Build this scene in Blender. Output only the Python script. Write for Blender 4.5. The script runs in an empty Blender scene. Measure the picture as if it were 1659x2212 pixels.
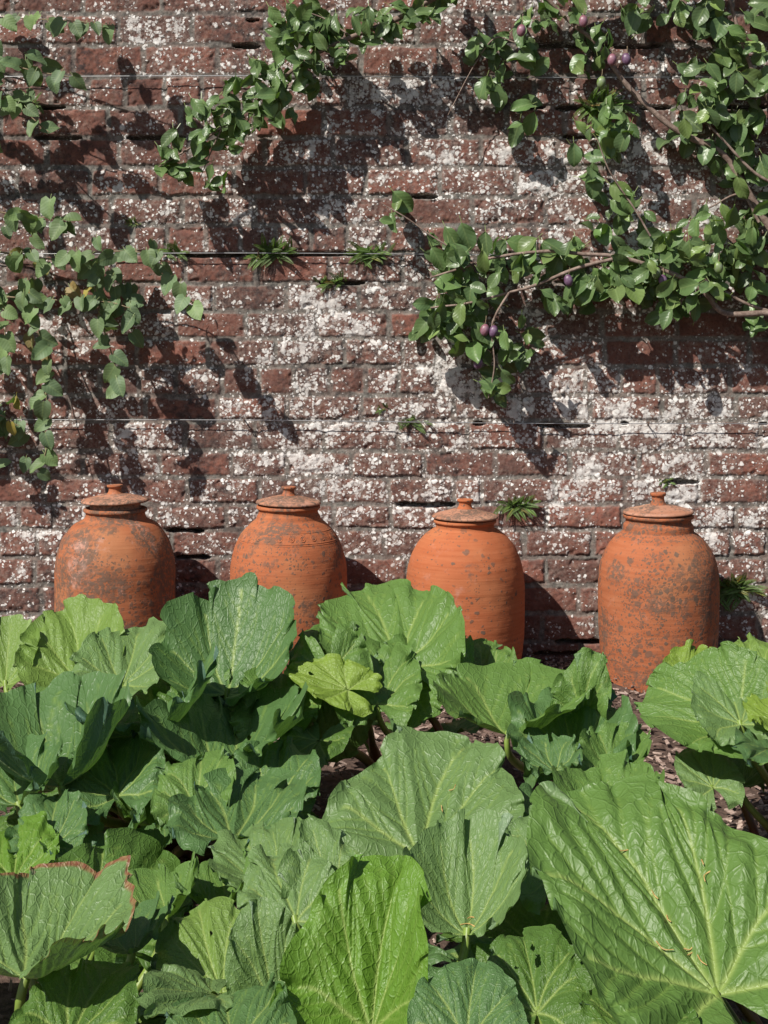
import bpy, math, random
import numpy as np
from mathutils import Vector

random.seed(7)
RNG = np.random.default_rng(11)
SC = bpy.context.scene
COL = SC.collection

# ------------------------------------------------------------------ camera, sky, sun, exposure
CAM_Z, CAM_D, F = 1.04, 4.6, 3240.0           # eye height, distance to the wall, focal length in 1659 px widths
HOR = 690.0                                   # horizon row (of 2212)
cam = bpy.data.objects.new('camera', bpy.data.cameras.new('camera'))
COL.objects.link(cam)
cam.location = (0, -CAM_D, CAM_Z)
cam.rotation_euler = (math.radians(90), 0, 0)
cam.data.sensor_width = 36
cam.data.lens = F * 36 / 2212
cam.data.shift_y = -(1106 - HOR) / 2212
cam.data.clip_start = 0.05
cam.data.clip_end = 500
SC.camera = cam

SUN = Vector((-1.0, -1.0, 1.45)).normalized()  # towards the sun
world = bpy.data.worlds.new('World'); SC.world = world
world.use_nodes = True
wn = world.node_tree.nodes; wn.clear()
sky = wn.new('ShaderNodeTexSky'); sky.sky_type = 'NISHITA'; sky.sun_disc = False
sky.sun_elevation = math.asin(SUN.z)
sky.sun_rotation = math.atan2(SUN.x, SUN.y)
bg = wn.new('ShaderNodeBackground'); bg.inputs['Strength'].default_value = 0.06
wo = wn.new('ShaderNodeOutputWorld')
world.node_tree.links.new(sky.outputs[0], bg.inputs[0])
world.node_tree.links.new(bg.outputs[0], wo.inputs[0])

sl = bpy.data.lights.new('sun', 'SUN'); sl.energy = 5.0; sl.angle = math.radians(0.5)
sl.color = (1.0, 0.95, 0.88)
so = bpy.data.objects.new('sun', sl); COL.objects.link(so)
so.rotation_euler = (-SUN).to_track_quat('-Z', 'Y').to_euler()
so.location = (-4, -5, 6)

SC.view_settings.view_transform = 'Standard'
SC.view_settings.look = 'None'
SC.view_settings.exposure = 0.38
SC.view_settings.gamma = 1.0
SC.render.engine = 'CYCLES'
SC.cycles.max_bounces = 7
SC.cycles.transparent_max_bounces = 6


# ------------------------------------------------------------------ helpers
def P(px, py, D):
    """photo pixel (1659 x 2212 grid) at distance D from the camera -> world point"""
    return np.array([(px - 829.5) * D / F, D - CAM_D, CAM_Z - (py - HOR) * D / F])


def W(px, py, off):
    return P(px, py, CAM_D - off)


def nrm(v):
    v = np.asarray(v, float)
    return v / max(1e-9, np.linalg.norm(v))


def rough_hash(ix, iy, seed):
    n = (ix.astype(np.int64) * 374761393 + iy.astype(np.int64) * 668265263 + seed * 1274126177) & 0xFFFFFFFF
    n = ((n ^ (n >> 13)) * 1274126177) & 0xFFFFFFFF
    n = n ^ (n >> 16)
    return (n & 0xFFFFFF) / float(0xFFFFFF)


def vnoise(x, y, scale, seed=0, octv=1):
    """value noise 0..1"""
    out = np.zeros(np.broadcast(x, y).shape); amp = 1.0; tot = 0
    for o in range(octv):
        xs, ys = x * scale, y * scale
        ix, iy = np.floor(xs), np.floor(ys)
        fx, fy = xs - ix, ys - iy
        fx = fx * fx * (3 - 2 * fx); fy = fy * fy * (3 - 2 * fy)
        s = seed + o * 17
        a = rough_hash(ix, iy, s); b = rough_hash(ix + 1, iy, s)
        c = rough_hash(ix, iy + 1, s); d = rough_hash(ix + 1, iy + 1, s)
        out += amp * ((a * (1 - fx) + b * fx) * (1 - fy) + (c * (1 - fx) + d * fx) * fy)
        tot += amp; amp *= 0.5; scale *= 2.03
    return out / tot


def sstep(a, b, x):
    t = np.clip((x - a) / (b - a), 0, 1)
    return t * t * (3 - 2 * t)


def mk(name, verts, quads, mat=None, parent=None, smooth=True, attrs=None, loc=None):
    """one mesh object from arrays (quads: n x 4; a triangle repeats no index: use tris list separately)"""
    me = bpy.data.meshes.new(name)
    verts = np.asarray(verts, np.float32).reshape(-1, 3)
    if isinstance(quads, np.ndarray) and quads.ndim == 2:
        n, k = quads.shape
        me.vertices.add(len(verts)); me.vertices.foreach_set('co', verts.ravel())
        me.loops.add(n * k); me.loops.foreach_set('vertex_index', quads.astype(np.int32).ravel())
        me.polygons.add(n)
        me.polygons.foreach_set('loop_start', np.arange(0, n * k, k, dtype=np.int32))
        me.polygons.foreach_set('loop_total', np.full(n, k, np.int32))
        me.update(calc_edges=True)
    else:
        me.from_pydata([tuple(v) for v in verts], [], [tuple(q) for q in quads])
        me.update()
    me.polygons.foreach_set('use_smooth', np.full(len(me.polygons), bool(smooth)))
    for k, arr in (attrs or {}).items():
        arr = np.asarray(arr, np.float32)
        if arr.ndim == 1:
            a = me.attributes.new(k, 'FLOAT', 'POINT'); a.data.foreach_set('value', arr)
        elif arr.shape[1] == 3:
            a = me.attributes.new(k, 'FLOAT_VECTOR', 'POINT'); a.data.foreach_set('vector', arr.ravel())
        else:
            a = me.attributes.new(k, 'FLOAT_COLOR', 'POINT'); a.data.foreach_set('color', arr.ravel())
    me.validate()
    if mat: me.materials.append(mat)
    o = bpy.data.objects.new(name, me); COL.objects.link(o)
    if parent: o.parent = parent
    if loc is not None: o.location = loc
    return o


def tag(o, label=None, cat=None, group=None, kind=None):
    if label: o['label'] = label
    if cat: o['category'] = cat
    if group: o['group'] = group
    if kind: o['kind'] = kind
    return o


def empty(name, loc, label, cat, group=None):
    o = bpy.data.objects.new(name, None); COL.objects.link(o)
    o.location = loc; o.empty_display_size = 0.1
    return tag(o, label, cat, group)


def gridquads(nu, nv, wrap=False, off=0):
    i = np.arange(nu - 1)[:, None]; j = np.arange(nv if wrap else nv - 1)[None, :]
    j2 = (j + 1) % nv
    a = i * nv + j; b = i * nv + j2; c = (i + 1) * nv + j2; d = (i + 1) * nv + j
    return np.stack([a, b, c, d], -1).reshape(-1, 4) + off


def catmull(pts, n=8):
    pts = [np.asarray(p, float) for p in pts]
    if len(pts) < 3:
        return np.array([pts[0] + (pts[-1] - pts[0]) * t for t in np.linspace(0, 1, n + 1)])
    q = [2 * pts[0] - pts[1]] + pts + [2 * pts[-1] - pts[-2]]
    out = []
    for i in range(1, len(q) - 2):
        p0, p1, p2, p3 = q[i - 1:i + 3]
        for t in np.linspace(0, 1, n, endpoint=False):
            out.append(0.5 * (2 * p1 + (p2 - p0) * t + (2 * p0 - 5 * p1 + 4 * p2 - p3) * t * t + (3 * p1 - p0 - 3 * p2 + p3) * t ** 3))
    out.append(pts[-1])
    return np.array(out)


def tube(path, r0, r1, sides=8, off=0, jitter=0.0, flat=1.0, rads=None):
    path = np.asarray(path); n = len(path)
    tan = np.gradient(path, axis=0)
    tan /= np.maximum(1e-9, np.linalg.norm(tan, axis=1))[:, None]
    up = np.array([0.0, 0, 1]) if abs(tan[0][2]) < 0.9 else np.array([0.0, 1, 0])
    N = nrm(np.cross(np.cross(tan[0], up), tan[0]))
    vs = []
    for i in range(n):
        N = nrm(N - tan[i] * np.dot(N, tan[i])); B = np.cross(tan[i], N)
        r = (r0 + (r1 - r0) * i / (n - 1)) if rads is None else rads[i]
        if jitter: r *= 1 + jitter * (random.random() - 0.5)
        a = np.linspace(0, 2 * math.pi, sides, endpoint=False)
        vs.append(path[i] + r * (np.cos(a)[:, None] * N + flat * np.sin(a)[:, None] * B))
    v = np.concatenate(vs)
    q = gridquads(n, sides, True, off)
    # end caps as fans of quads (collapsed onto a centre vertex pair)
    return v, q


class Geo:
    """collects pieces into one mesh"""
    def __init__(self): self.v = []; self.q = []; self.n = 0; self.at = {}
    def add(self, v, q, **at):
        v = np.asarray(v).reshape(-1, 3)
        self.v.append(v); self.q.append(np.asarray(q) + self.n); self.n += len(v)
        for k, a in at.items(): self.at.setdefault(k, []).append(np.asarray(a))
    def tube(self, path, r0, r1, sides=8, **k):
        v, q = tube(path, r0, r1, sides, **k); self.add(v, q)
        return self
    def build(self, name, mat, parent=None, smooth=True, loc=None):
        v = np.concatenate(self.v)
        if loc is not None: v = v - np.asarray(loc)
        return mk(name, v, np.concatenate(self.q), mat, parent, smooth,
                  {k: np.concatenate(a) for k, a in self.at.items()}, loc if not parent else None)


# ------------------------------------------------------------------ node helpers
class NT:
    def __init__(self, name):
        self.m = bpy.data.materials.new(name); self.m.use_nodes = True
        self.t = self.m.node_tree; self.t.nodes.clear()
        self.out = self.n('ShaderNodeOutputMaterial')
    def n(self, t, **kw):
        nd = self.t.nodes.new(t)
        for k, v in kw.items(): setattr(nd, k, v)
        return nd
    def l(self, a, b): self.t.links.new(a, b)
    def set(self, sock, v):
        if isinstance(v, bpy.types.NodeSocket): self.l(v, sock)
        elif v is not None: sock.default_value = v
    def math(self, op, a, b=None, c=None, clamp=False):
        nd = self.n('ShaderNodeMath', operation=op, use_clamp=clamp)
        for s, v in zip(nd.inputs, (a, b, c)): self.set(s, v)
        return nd.outputs[0]
    def vmath(self, op, a, b=None):
        nd = self.n('ShaderNodeVectorMath', operation=op)
        self.set(nd.inputs[0], a)
        if b is not None: self.set(nd.inputs[1], b)
        return nd.outputs[0]
    def mix(self, f, a, b, mode='MIX'):
        nd = self.n('ShaderNodeMix', data_type='RGBA', blend_type=mode)
        self.set(nd.inputs[0], f)
        for s, v in ((nd.inputs[6], a), (nd.inputs[7], b)):
            if isinstance(v, tuple) and len(v) == 3: v = v + (1.0,)
            self.set(s, v)
        return nd.outputs[2]
    def ramp(self, f, a, b, smooth=True):
        nd = self.n('ShaderNodeMapRange', interpolation_type='SMOOTHSTEP' if smooth else 'LINEAR')
        self.set(nd.inputs[0], f); self.set(nd.inputs[1], a); self.set(nd.inputs[2], b)
        nd.inputs[3].default_value = 0; nd.inputs[4].default_value = 1
        return nd.outputs[0]
    def noise(self, vec, scale, detail=3, rough=0.55, out=0):
        nd = self.n('ShaderNodeTexNoise'); self.set(nd.inputs['Vector'], vec)
        nd.inputs['Scale'].default_value = scale; nd.inputs['Detail'].default_value = detail
        nd.inputs['Roughness'].default_value = rough
        return nd.outputs[out]
    def vor(self, vec, scale, feature='F1'):
        nd = self.n('ShaderNodeTexVoronoi', feature=feature); self.set(nd.inputs['Vector'], vec)
        nd.inputs['Scale'].default_value = scale
        return nd
    def attr(self, name):
        return self.n('ShaderNodeAttribute', attribute_name=name)
    def obj(self): return self.n('ShaderNodeTexCoord').outputs['Object']
    def mapped(self, vec, scale=(1, 1, 1), loc=(0, 0, 0)):
        nd = self.n('ShaderNodeMapping'); self.l(vec, nd.inputs[0])
        nd.inputs['Scale'].default_value = scale; nd.inputs['Location'].default_value = loc
        return nd.outputs[0]
    def bump(self, h, strength=0.5, dist=0.002, normal=None):
        nd = self.n('ShaderNodeBump'); self.set(nd.inputs['Height'], h)
        nd.inputs['Strength'].default_value = strength; nd.inputs['Distance'].default_value = dist
        if normal: self.l(normal, nd.inputs['Normal'])
        return nd.outputs[0]
    def pbr(self, col, rough=0.8, normal=None, spec=0.3, metal=0.0):
        nd = self.n('ShaderNodeBsdfPrincipled')
        if isinstance(col, tuple) and len(col) == 3: col = col + (1.0,)
        self.set(nd.inputs['Base Color'], col); self.set(nd.inputs['Roughness'], rough)
        nd.inputs['Specular IOR Level'].default_value = spec; nd.inputs['Metallic'].default_value = metal
        if normal: self.l(normal, nd.inputs['Normal'])
        return nd
    def finish(self, sh):
        self.l(sh, self.out.inputs[0]); return self.m


def mat_wall():
    t = NT('old_brick'); co = t.obj()
    warp = t.vmath('ADD', co, t.vmath('SCALE', t.noise(co, 60, 2, out=1)))
    w = t.n('ShaderNodeVectorMath', operation='SCALE'); t.l(t.noise(co, 70, 2, 0.5, 1), w.inputs[0]); w.inputs['Scale'].default_value = 0.016
    cw = t.vmath('ADD', co, w.outputs[0])
    mort = t.attr('mortar').outputs['Fac']; br = t.attr('brick').outputs['Fac']
    lich = t.attr('lichen').outputs['Fac']; dirt = t.attr('dirt').outputs['Fac']
    n1 = t.noise(co, 18, 4); n2 = t.noise(co, 160, 3); n3 = t.noise(co, 45, 4, 0.7)
    c = t.mix(br, (0.088, 0.051, 0.043), (0.235, 0.092, 0.065))
    c = t.mix(t.ramp(n1, 0.45, 0.72), c, (0.13, 0.062, 0.050))
    c = t.mix(t.math('MULTIPLY', t.ramp(n3, 0.52, 0.75), 0.55), c, (0.27, 0.135, 0.085))
    c = t.mix(t.math('MULTIPLY', t.ramp(n2, 0.48, 0.78), 0.7), c, (0.050, 0.032, 0.028))
    mc = t.mix(t.ramp(n3, 0.35, 0.65), (0.11, 0.107, 0.095), (0.235, 0.225, 0.20))
    mc = t.mix(t.math('MULTIPLY', t.ramp(n2, 0.5, 0.7), 0.6), mc, (0.06, 0.06, 0.052))
    c = t.mix(t.math('MULTIPLY', mort, t.math('ADD', t.math('MULTIPLY', t.ramp(t.noise(t.mapped(co, loc=(5, 2, 9)), 14, 4), 0.36, 0.62), 0.35), 0.65)), c, mc)
    # dark algae and soot
    d1 = t.math('MULTIPLY', dirt, t.ramp(t.noise(co, 30, 5, 0.7), 0.42, 0.62))
    c = t.mix(t.math('MULTIPLY', d1, 0.85), c, (0.032, 0.031, 0.032))
    # thin grey-pink bloom then crusty white lichen dots in three sizes
    blo = t.math('MULTIPLY', t.ramp(t.noise(co, 95, 4, 0.7), 0.40, 0.66), t.math('MULTIPLY', lich, 0.95, clamp=True))
    c = t.mix(blo, c, (0.30, 0.235, 0.20))
    tot = None
    for sc, k, rad, seed in ((29, 0.72, 0.50, 0.0), (54, 1.05, 0.60, 3.1), (98, 1.3, 0.64, 7.7)):
        v = t.vor(t.mapped(cw, loc=(seed, seed, seed)), sc)
        sep = t.n('ShaderNodeSeparateColor'); t.l(v.outputs['Color'], sep.inputs[0])
        room = t.math('SUBTRACT', t.math('MULTIPLY', lich, k), sep.outputs[0], clamp=True)
        r = t.math('MULTIPLY', t.math('POWER', room, 0.5), rad)
        m = t.ramp(t.math('SUBTRACT', r, v.outputs['Distance']), 0.0, 0.15)
        tone = t.math('MULTIPLY', m, t.math('ADD', t.math('MULTIPLY', sep.outputs[1], 0.48), 0.54))
        tot = tone if tot is None else t.math('MAXIMUM', tot, tone)
    pat = t.math('ADD', t.noise(co, 75, 4, 0.75), t.math('MULTIPLY', t.math('SUBTRACT', lich, 0.62), 0.75))
    tot = t.math('MAXIMUM', tot, t.math('MULTIPLY', t.ramp(pat, 0.62, 0.80), 0.70))
    lc = t.mix(t.noise(co, 25, 2), (0.58, 0.54, 0.50), (0.80, 0.80, 0.775))
    c = t.mix(tot, c, lc)
    h = t.math('ADD', t.math('MULTIPLY', n2, 0.5), t.math('ADD', t.math('MULTIPLY', tot, 0.8), t.math('MULTIPLY', n3, 0.6)))
    b = t.bump(h, 0.65, 0.003)
    return t.finish(t.pbr(c, 0.92, b, 0.15).outputs[0])


def mat_terracotta(name, seed, base, blotch, speck, pale):
    t = NT(name); co = t.mapped(t.obj(), loc=(seed, seed * 1.7, seed * 0.6))
    ring = t.mapped(co, scale=(3, 3, 70))
    r1 = t.noise(ring, 1.6, 4, 0.65)
    n1 = t.noise(co, 9, 5, 0.65); n2 = t.noise(co, 55, 4, 0.6); n3 = t.noise(co, 5, 3)
    c = t.mix(t.ramp(r1, 0.3, 0.7), base, tuple(x * y for x, y in zip(base, (0.86, 0.76, 0.68))))
    c = t.mix(t.math('MULTIPLY', t.ramp(n3, 0.5, 0.75), 0.55), c, tuple(x * y for x, y in zip(base, (1.12, 1.45, 1.5))))
    # pale lime bloom
    c = t.mix(t.math('MULTIPLY', t.ramp(t.noise(t.mapped(co, loc=(3, 1, 4)), 7, 6, 0.75), 0.56, 0.70), pale), c, (0.46, 0.30, 0.25))
    # grey-brown lichen: big ragged patches and round spots
    w = t.n('ShaderNodeVectorMath', operation='SCALE'); t.l(t.noise(co, 50, 3, 0.6, 1), w.inputs[0]); w.inputs['Scale'].default_value = 0.02
    cw = t.vmath('ADD', co, w.outputs[0])
    big = t.math('MULTIPLY', t.ramp(n1, 0.66 - blotch * 0.24, 0.76 - blotch * 0.24), t.ramp(t.noise(co, 90, 3, 0.7), 0.38, 0.55))
    tot = t.math('MULTIPLY', big, 0.78)
    for sc, k in ((27, 0.5), (60, 0.85), (130, 1.05)):
        v = t.vor(cw, sc); sep = t.n('ShaderNodeSeparateColor'); t.l(v.outputs['Color'], sep.inputs[0])
        loc = t.math('MULTIPLY', t.ramp(t.noise(t.mapped(co, loc=(sc, 0, 0)), 6, 3), 0.28, 0.62), speck * k)
        room = t.math('SUBTRACT', loc, sep.outputs[0], clamp=True)
        m = t.ramp(t.math('SUBTRACT', t.math('MULTIPLY', t.math('POWER', room, 0.5), 0.55), v.outputs['Distance']), 0.0, 0.12)
        tot = t.math('MAXIMUM', tot, t.math('MULTIPLY', m, t.math('ADD', t.math('MULTIPLY', sep.outputs[1], 0.45), 0.4)))
    c = t.mix(tot, c, t.mix(n2, (0.045, 0.037, 0.027), (0.13, 0.108, 0.085)))
    h = t.math('ADD', t.math('MULTIPLY', r1, 0.8), t.math('ADD', t.math('MULTIPLY', n2, 0.4), t.math('MULTIPLY', tot, 0.5)))
    return t.finish(t.pbr(c, 0.82, t.bump(h, 0.38, 0.003), 0.25).outputs[0])


def mat_rhubarb():
    t = NT('rhubarb_leaf')
    uv = t.attr('leafuv').outputs['Vector']; vein = t.attr('vein').outputs['Fac']
    v2 = t.attr('veinb').outputs['Fac']; edge = t.attr('scorch').outputs['Fac']
    oi = t.n('ShaderNodeObjectInfo'); col = oi.outputs['Color']
    rv = t.n('ShaderNodeCombineXYZ'); t.l(t.math('MULTIPLY', oi.outputs['Random'], 37.0), rv.inputs[2])
    uvr = t.vmath('ADD', uv, rv.outputs[0])
    n1 = t.noise(uvr, 2.6, 4, 0.6); n2 = t.noise(uvr, 30, 3); n4 = t.noise(uvr, 7, 4, 0.65)
    w = t.n('ShaderNodeVectorMath', operation='SCALE'); t.l(t.noise(uvr, 9, 2, 0.5, 1), w.inputs[0]); w.inputs['Scale'].default_value = 0.05
    uw = t.vmath('ADD', uvr, w.outputs[0])
    ve = t.vor(uw, 15, 'DISTANCE_TO_EDGE'); net = t.ramp(ve.outputs['Distance'], 0.0, 0.12)
    ve2 = t.vor(uw, 34, 'DISTANCE_TO_EDGE'); net2 = t.ramp(ve2.outputs['Distance'], 0.0, 0.2)
    hs = t.n('ShaderNodeHueSaturation'); t.l(col, hs.inputs['Color'])
    t.l(t.math('ADD', t.math('MULTIPLY', n1, 0.06), 0.47), hs.inputs['Hue'])
    t.l(t.math('ADD', t.math('MULTIPLY', n4, 0.9), 0.55), hs.inputs['Value'])
    top = hs.outputs[0]
    top = t.mix(t.math('MULTIPLY', t.math('SUBTRACT', 1.0, net), 0.14), top, (0.20, 0.30, 0.12))
    top = t.mix(t.math('MULTIPLY', v2, 0.30), top, (0.24, 0.34, 0.13))
    top = t.mix(t.math('MULTIPLY', vein, 0.85), top, (0.36, 0.43, 0.19))
    # small brown blemishes
    bl = t.math('MULTIPLY', t.ramp(t.noise(uvr, 11, 5, 0.7), 0.70, 0.75), 0.6)
    top = t.mix(bl, top, (0.16, 0.11, 0.05))
    sc = t.math('MULTIPLY', edge, t.ramp(t.math('ADD', n2, t.math('MULTIPLY', n4, 0.5)), 0.55, 0.85))
    red = t.mix(t.ramp(n2, 0.4, 0.6), (0.17, 0.055, 0.03), (0.23, 0.14, 0.06))
    top = t.mix(t.math('MAXIMUM', sc, t.math('MULTIPLY', t.ramp(edge, 0.8, 1.0), 0.45)), top, red)
    und = t.mix(0.55, col, (0.085, 0.17, 0.010))
    und = t.mix(t.math('MULTIPLY', v2, 0.5), und, (0.17, 0.26, 0.05))
    und = t.mix(t.math('MULTIPLY', vein, 0.8), und, (0.26, 0.34, 0.09))
    und = t.mix(t.ramp(edge, 0.7, 0.95), und, red)
    back = t.n('ShaderNodeNewGeometry').outputs['Backfacing']
    c = t.mix(back, top, und)
    h = t.math('ADD', t.math('MULTIPLY', net, 1.0), t.math('ADD', t.math('MULTIPLY', net2, 0.30), t.math('MULTIPLY', n2, 0.35)))
    b = t.bump(h, 0.40, 0.0027)
    p = t.pbr(c, t.math('ADD', t.math('MULTIPLY', n4, 0.18), 0.38), b, 0.42)
    tr = t.n('ShaderNodeBsdfTranslucent')
    t.l(t.mix(vein, t.mix(0.6, col, (0.22, 0.46, 0.01)), (0.08, 0.13, 0.03)), tr.inputs[0])
    t.l(b, tr.inputs['Normal'])
    ms = t.n('ShaderNodeMixShader'); ms.inputs[0].default_value = 0.19
    t.l(p.outputs[0], ms.inputs[1]); t.l(tr.outputs[0], ms.inputs[2])
    return t.finish(ms.outputs[0])


def mat_stalk():
    t = NT('rhubarb_stalk'); co = t.obj()
    f = t.attr('along').outputs['Fac']
    n = t.noise(t.mapped(co, scale=(1, 1, 0.15)), 90, 3)
    c = t.mix(t.ramp(f, 0.1, 0.75), (0.16, 0.045, 0.025), (0.17, 0.25, 0.045))
    c = t.mix(t.math('MULTIPLY', t.ramp(n, 0.5, 0.7), 0.4), c, (0.09, 0.07, 0.03))
    return t.finish(t.pbr(c, 0.45, t.bump(n, 0.4, 0.002), 0.4).outputs[0])


def mat_foliage(name, rough=0.36, trans=0.22):
    t = NT(name)
    col = t.attr('tint').outputs['Color']; uv = t.attr('luv').outputs['Vector']
    sep = t.n('ShaderNodeSeparateXYZ'); t.l(uv, sep.inputs[0])
    ax = t.math('ABSOLUTE', sep.outputs[0])
    mid = t.math('SUBTRACT', 1.0, t.ramp(ax, 0.02, 0.13))
    wv = t.math('SINE', t.math('MULTIPLY', t.math('SUBTRACT', sep.outputs[1], t.math('MULTIPLY', ax, 0.28)), 42.0))
    n = t.noise(t.obj(), 70, 3)
    hs = t.n('ShaderNodeHueSaturation'); t.l(col, hs.inputs['Color'])
    t.l(t.math('ADD', t.math('MULTIPLY', n, 0.8), 0.6), hs.inputs['Value'])
    c = t.mix(t.math('MULTIPLY', mid, 0.5), hs.outputs[0], (0.22, 0.30, 0.10))
    c = t.mix(t.math('MULTIPLY', t.ramp(wv, 0.6, 1.0), 0.08), c, (0.20, 0.28, 0.10))
    c = t.mix(t.math('MULTIPLY', t.ramp(t.noise(t.obj(), 160, 3, 0.7), 0.68, 0.76), 0.6), c, (0.12, 0.075, 0.03))
    back = t.n('ShaderNodeNewGeometry').outputs['Backfacing']
    c = t.mix(t.math('MULTIPLY', back, 0.45), c, (0.16, 0.22, 0.10))
    b = t.bump(t.math('SUBTRACT', wv, t.math('MULTIPLY', mid, 2.0)), 0.14, 0.0008)
    p = t.pbr(c, rough, b, 0.36)
    tr = t.n('ShaderNodeBsdfTranslucent'); t.l(t.mix(0.5, col, (0.20, 0.38, 0.02)), tr.inputs[0])
    ms = t.n('ShaderNodeMixShader'); ms.inputs[0].default_value = trans
    t.l(p.outputs[0], ms.inputs[1]); t.l(tr.outputs[0], ms.inputs[2])
    return t.finish(ms.outputs[0])


def mat_simple(name, a, b, scale=40, rough=0.85, bump=0.5, dist=0.002, spec=0.25, metal=0.0):
    t = NT(name); co = t.obj(); n = t.noise(co, scale, 4, 0.65)
    return t.finish(t.pbr(t.mix(t.ramp(n, 0.3, 0.7), a, b), rough, t.bump(n, bump, dist), spec, metal).outputs[0])


def mat_chips():
    t = NT('bark_chips'); r = t.attr('tone').outputs['Fac']; n = t.noise(t.mapped(t.obj(), scale=(1, 1, 1)), 120, 3)
    c = t.mix(r, (0.12, 0.072, 0.058), (0.46, 0.35, 0.29))
    c = t.mix(t.ramp(n, 0.4, 0.7), c, (0.22, 0.155, 0.125))
    return t.finish(t.pbr(c, 0.9, t.bump(n, 0.5, 0.002), 0.2).outputs[0])


def mat_plum():
    t = NT('plum_skin'); col = t.n('ShaderNodeObjectInfo').outputs['Color']; co = t.obj()
    n = t.noise(co, 60, 3)
    c = t.mix(t.math('MULTIPLY', t.ramp(n, 0.35, 0.7), 0.32), col, (0.32, 0.27, 0.36))
    return t.finish(t.pbr(c, 0.42, None, 0.4).outputs[0])


M_WALL = mat_wall()
M_COPE = mat_simple('coping_stone', (0.20, 0.19, 0.17), (0.32, 0.30, 0.27), 20)
M_SOIL = mat_simple('soil', (0.05, 0.032, 0.024), (0.13, 0.085, 0.065), 60, 0.95, 0.8, 0.01)
M_CHIP = mat_chips()
M_LEAF = mat_rhubarb(); M_STALK = mat_stalk()
M_PLUMLEAF = mat_foliage('plum_foliage'); M_VINELEAF = mat_foliage('vine_foliage', 0.55, 0.25)
M_FERN = mat_foliage('fern_foliage', 0.6, 0.25)
M_BARK = mat_simple('plum_bark', (0.13, 0.088, 0.07), (0.29, 0.22, 0.18), 55, 0.85, 0.8, 0.003)
M_TWIG = mat_simple('vine_stem', (0.16, 0.12, 0.07), (0.26, 0.20, 0.13), 80, 0.8)
M_PLUM = mat_plum()
M_STEEL = mat_simple('steel_wire', (0.42, 0.43, 0.44), (0.60, 0.60, 0.60), 60, 0.38, 0.2, 0.001, 0.5, 0.9)
M_RUST = mat_simple('rusty_iron', (0.06, 0.04, 0.03), (0.15, 0.08, 0.05), 90, 0.8)
M_STRAW = mat_simple('dry_straw', (0.30, 0.19, 0.06), (0.48, 0.33, 0.13), 120, 0.8)
M_SHRIVEL = mat_simple('dead_stalk', (0.16, 0.06, 0.03), (0.30, 0.17, 0.09), 60, 0.8)

# ------------------------------------------------------------------ ground
gx = np.concatenate([np.linspace(-40, -2.2, 14), np.linspace(-2.1, 2.1, 130), np.linspace(2.2, 40, 14)])
gy = np.concatenate([np.linspace(-45, -3.6, 14), np.linspace(-3.5, 0.1, 110), np.linspace(0.6, 40, 10)])
X, Y = np.meshgrid(gx, gy, indexing='ij')
Z = (vnoise(X, Y, 6, 3, 3) - 0.5) * 0.05 - 0.012
Z = np.where(np.abs(X) > 2.2, -0.012, Z)
o = mk('soil_ground', np.stack([X, Y, Z], -1).reshape(-1, 3), gridquads(len(gx), len(gy))[:, ::-1], M_SOIL)
tag(o, kind='structure')

g = Geo()
N = 11000
for k in range(N):
    x = random.uniform(-1.5, 1.5); y = -0.02 - 3.0 * random.random() ** 1.2
    L = random.uniform(0.008, 0.034); w_ = L * random.uniform(0.2, 0.5); h = random.uniform(0.001, 0.004)
    a = random.uniform(0, math.pi); ti = random.uniform(-0.5, 0.5); ro = random.uniform(-0.6, 0.6)
    ca, sa = math.cos(a), math.sin(a)
    e1 = np.array([ca * math.cos(ti), sa * math.cos(ti), math.sin(ti)])
    e2 = nrm(np.array([-sa, ca, ro])); e3 = np.cross(e1, e2)
    c0 = np.array([x, y, (vnoise(np.array(x), np.array(y), 6, 3, 3) - 0.5) * 0.05 - 0.004 + random.random() * 0.012])
    vs = [c0 + sx * L * e1 + sy * w_ * (1 if sx < 0 else 0.6) * e2 + sz * h * e3 for sx in (-.5, .5) for sy in (-.5, .5) for sz in (-.5, .5)]
    tn = random.random() ** 1.6
    g.add(vs, np.array([[0, 1, 3, 2], [4, 6, 7, 5], [0, 4, 5, 1], [2, 3, 7, 6], [0, 2, 6, 4], [1, 5, 7, 3]]), tone=np.full(8, tn))
tag(g.build('bark_mulch', M_CHIP, smooth=False), 'brown shredded bark mulch covering the soil between the rhubarb plants', 'mulch', kind='stuff')

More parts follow.
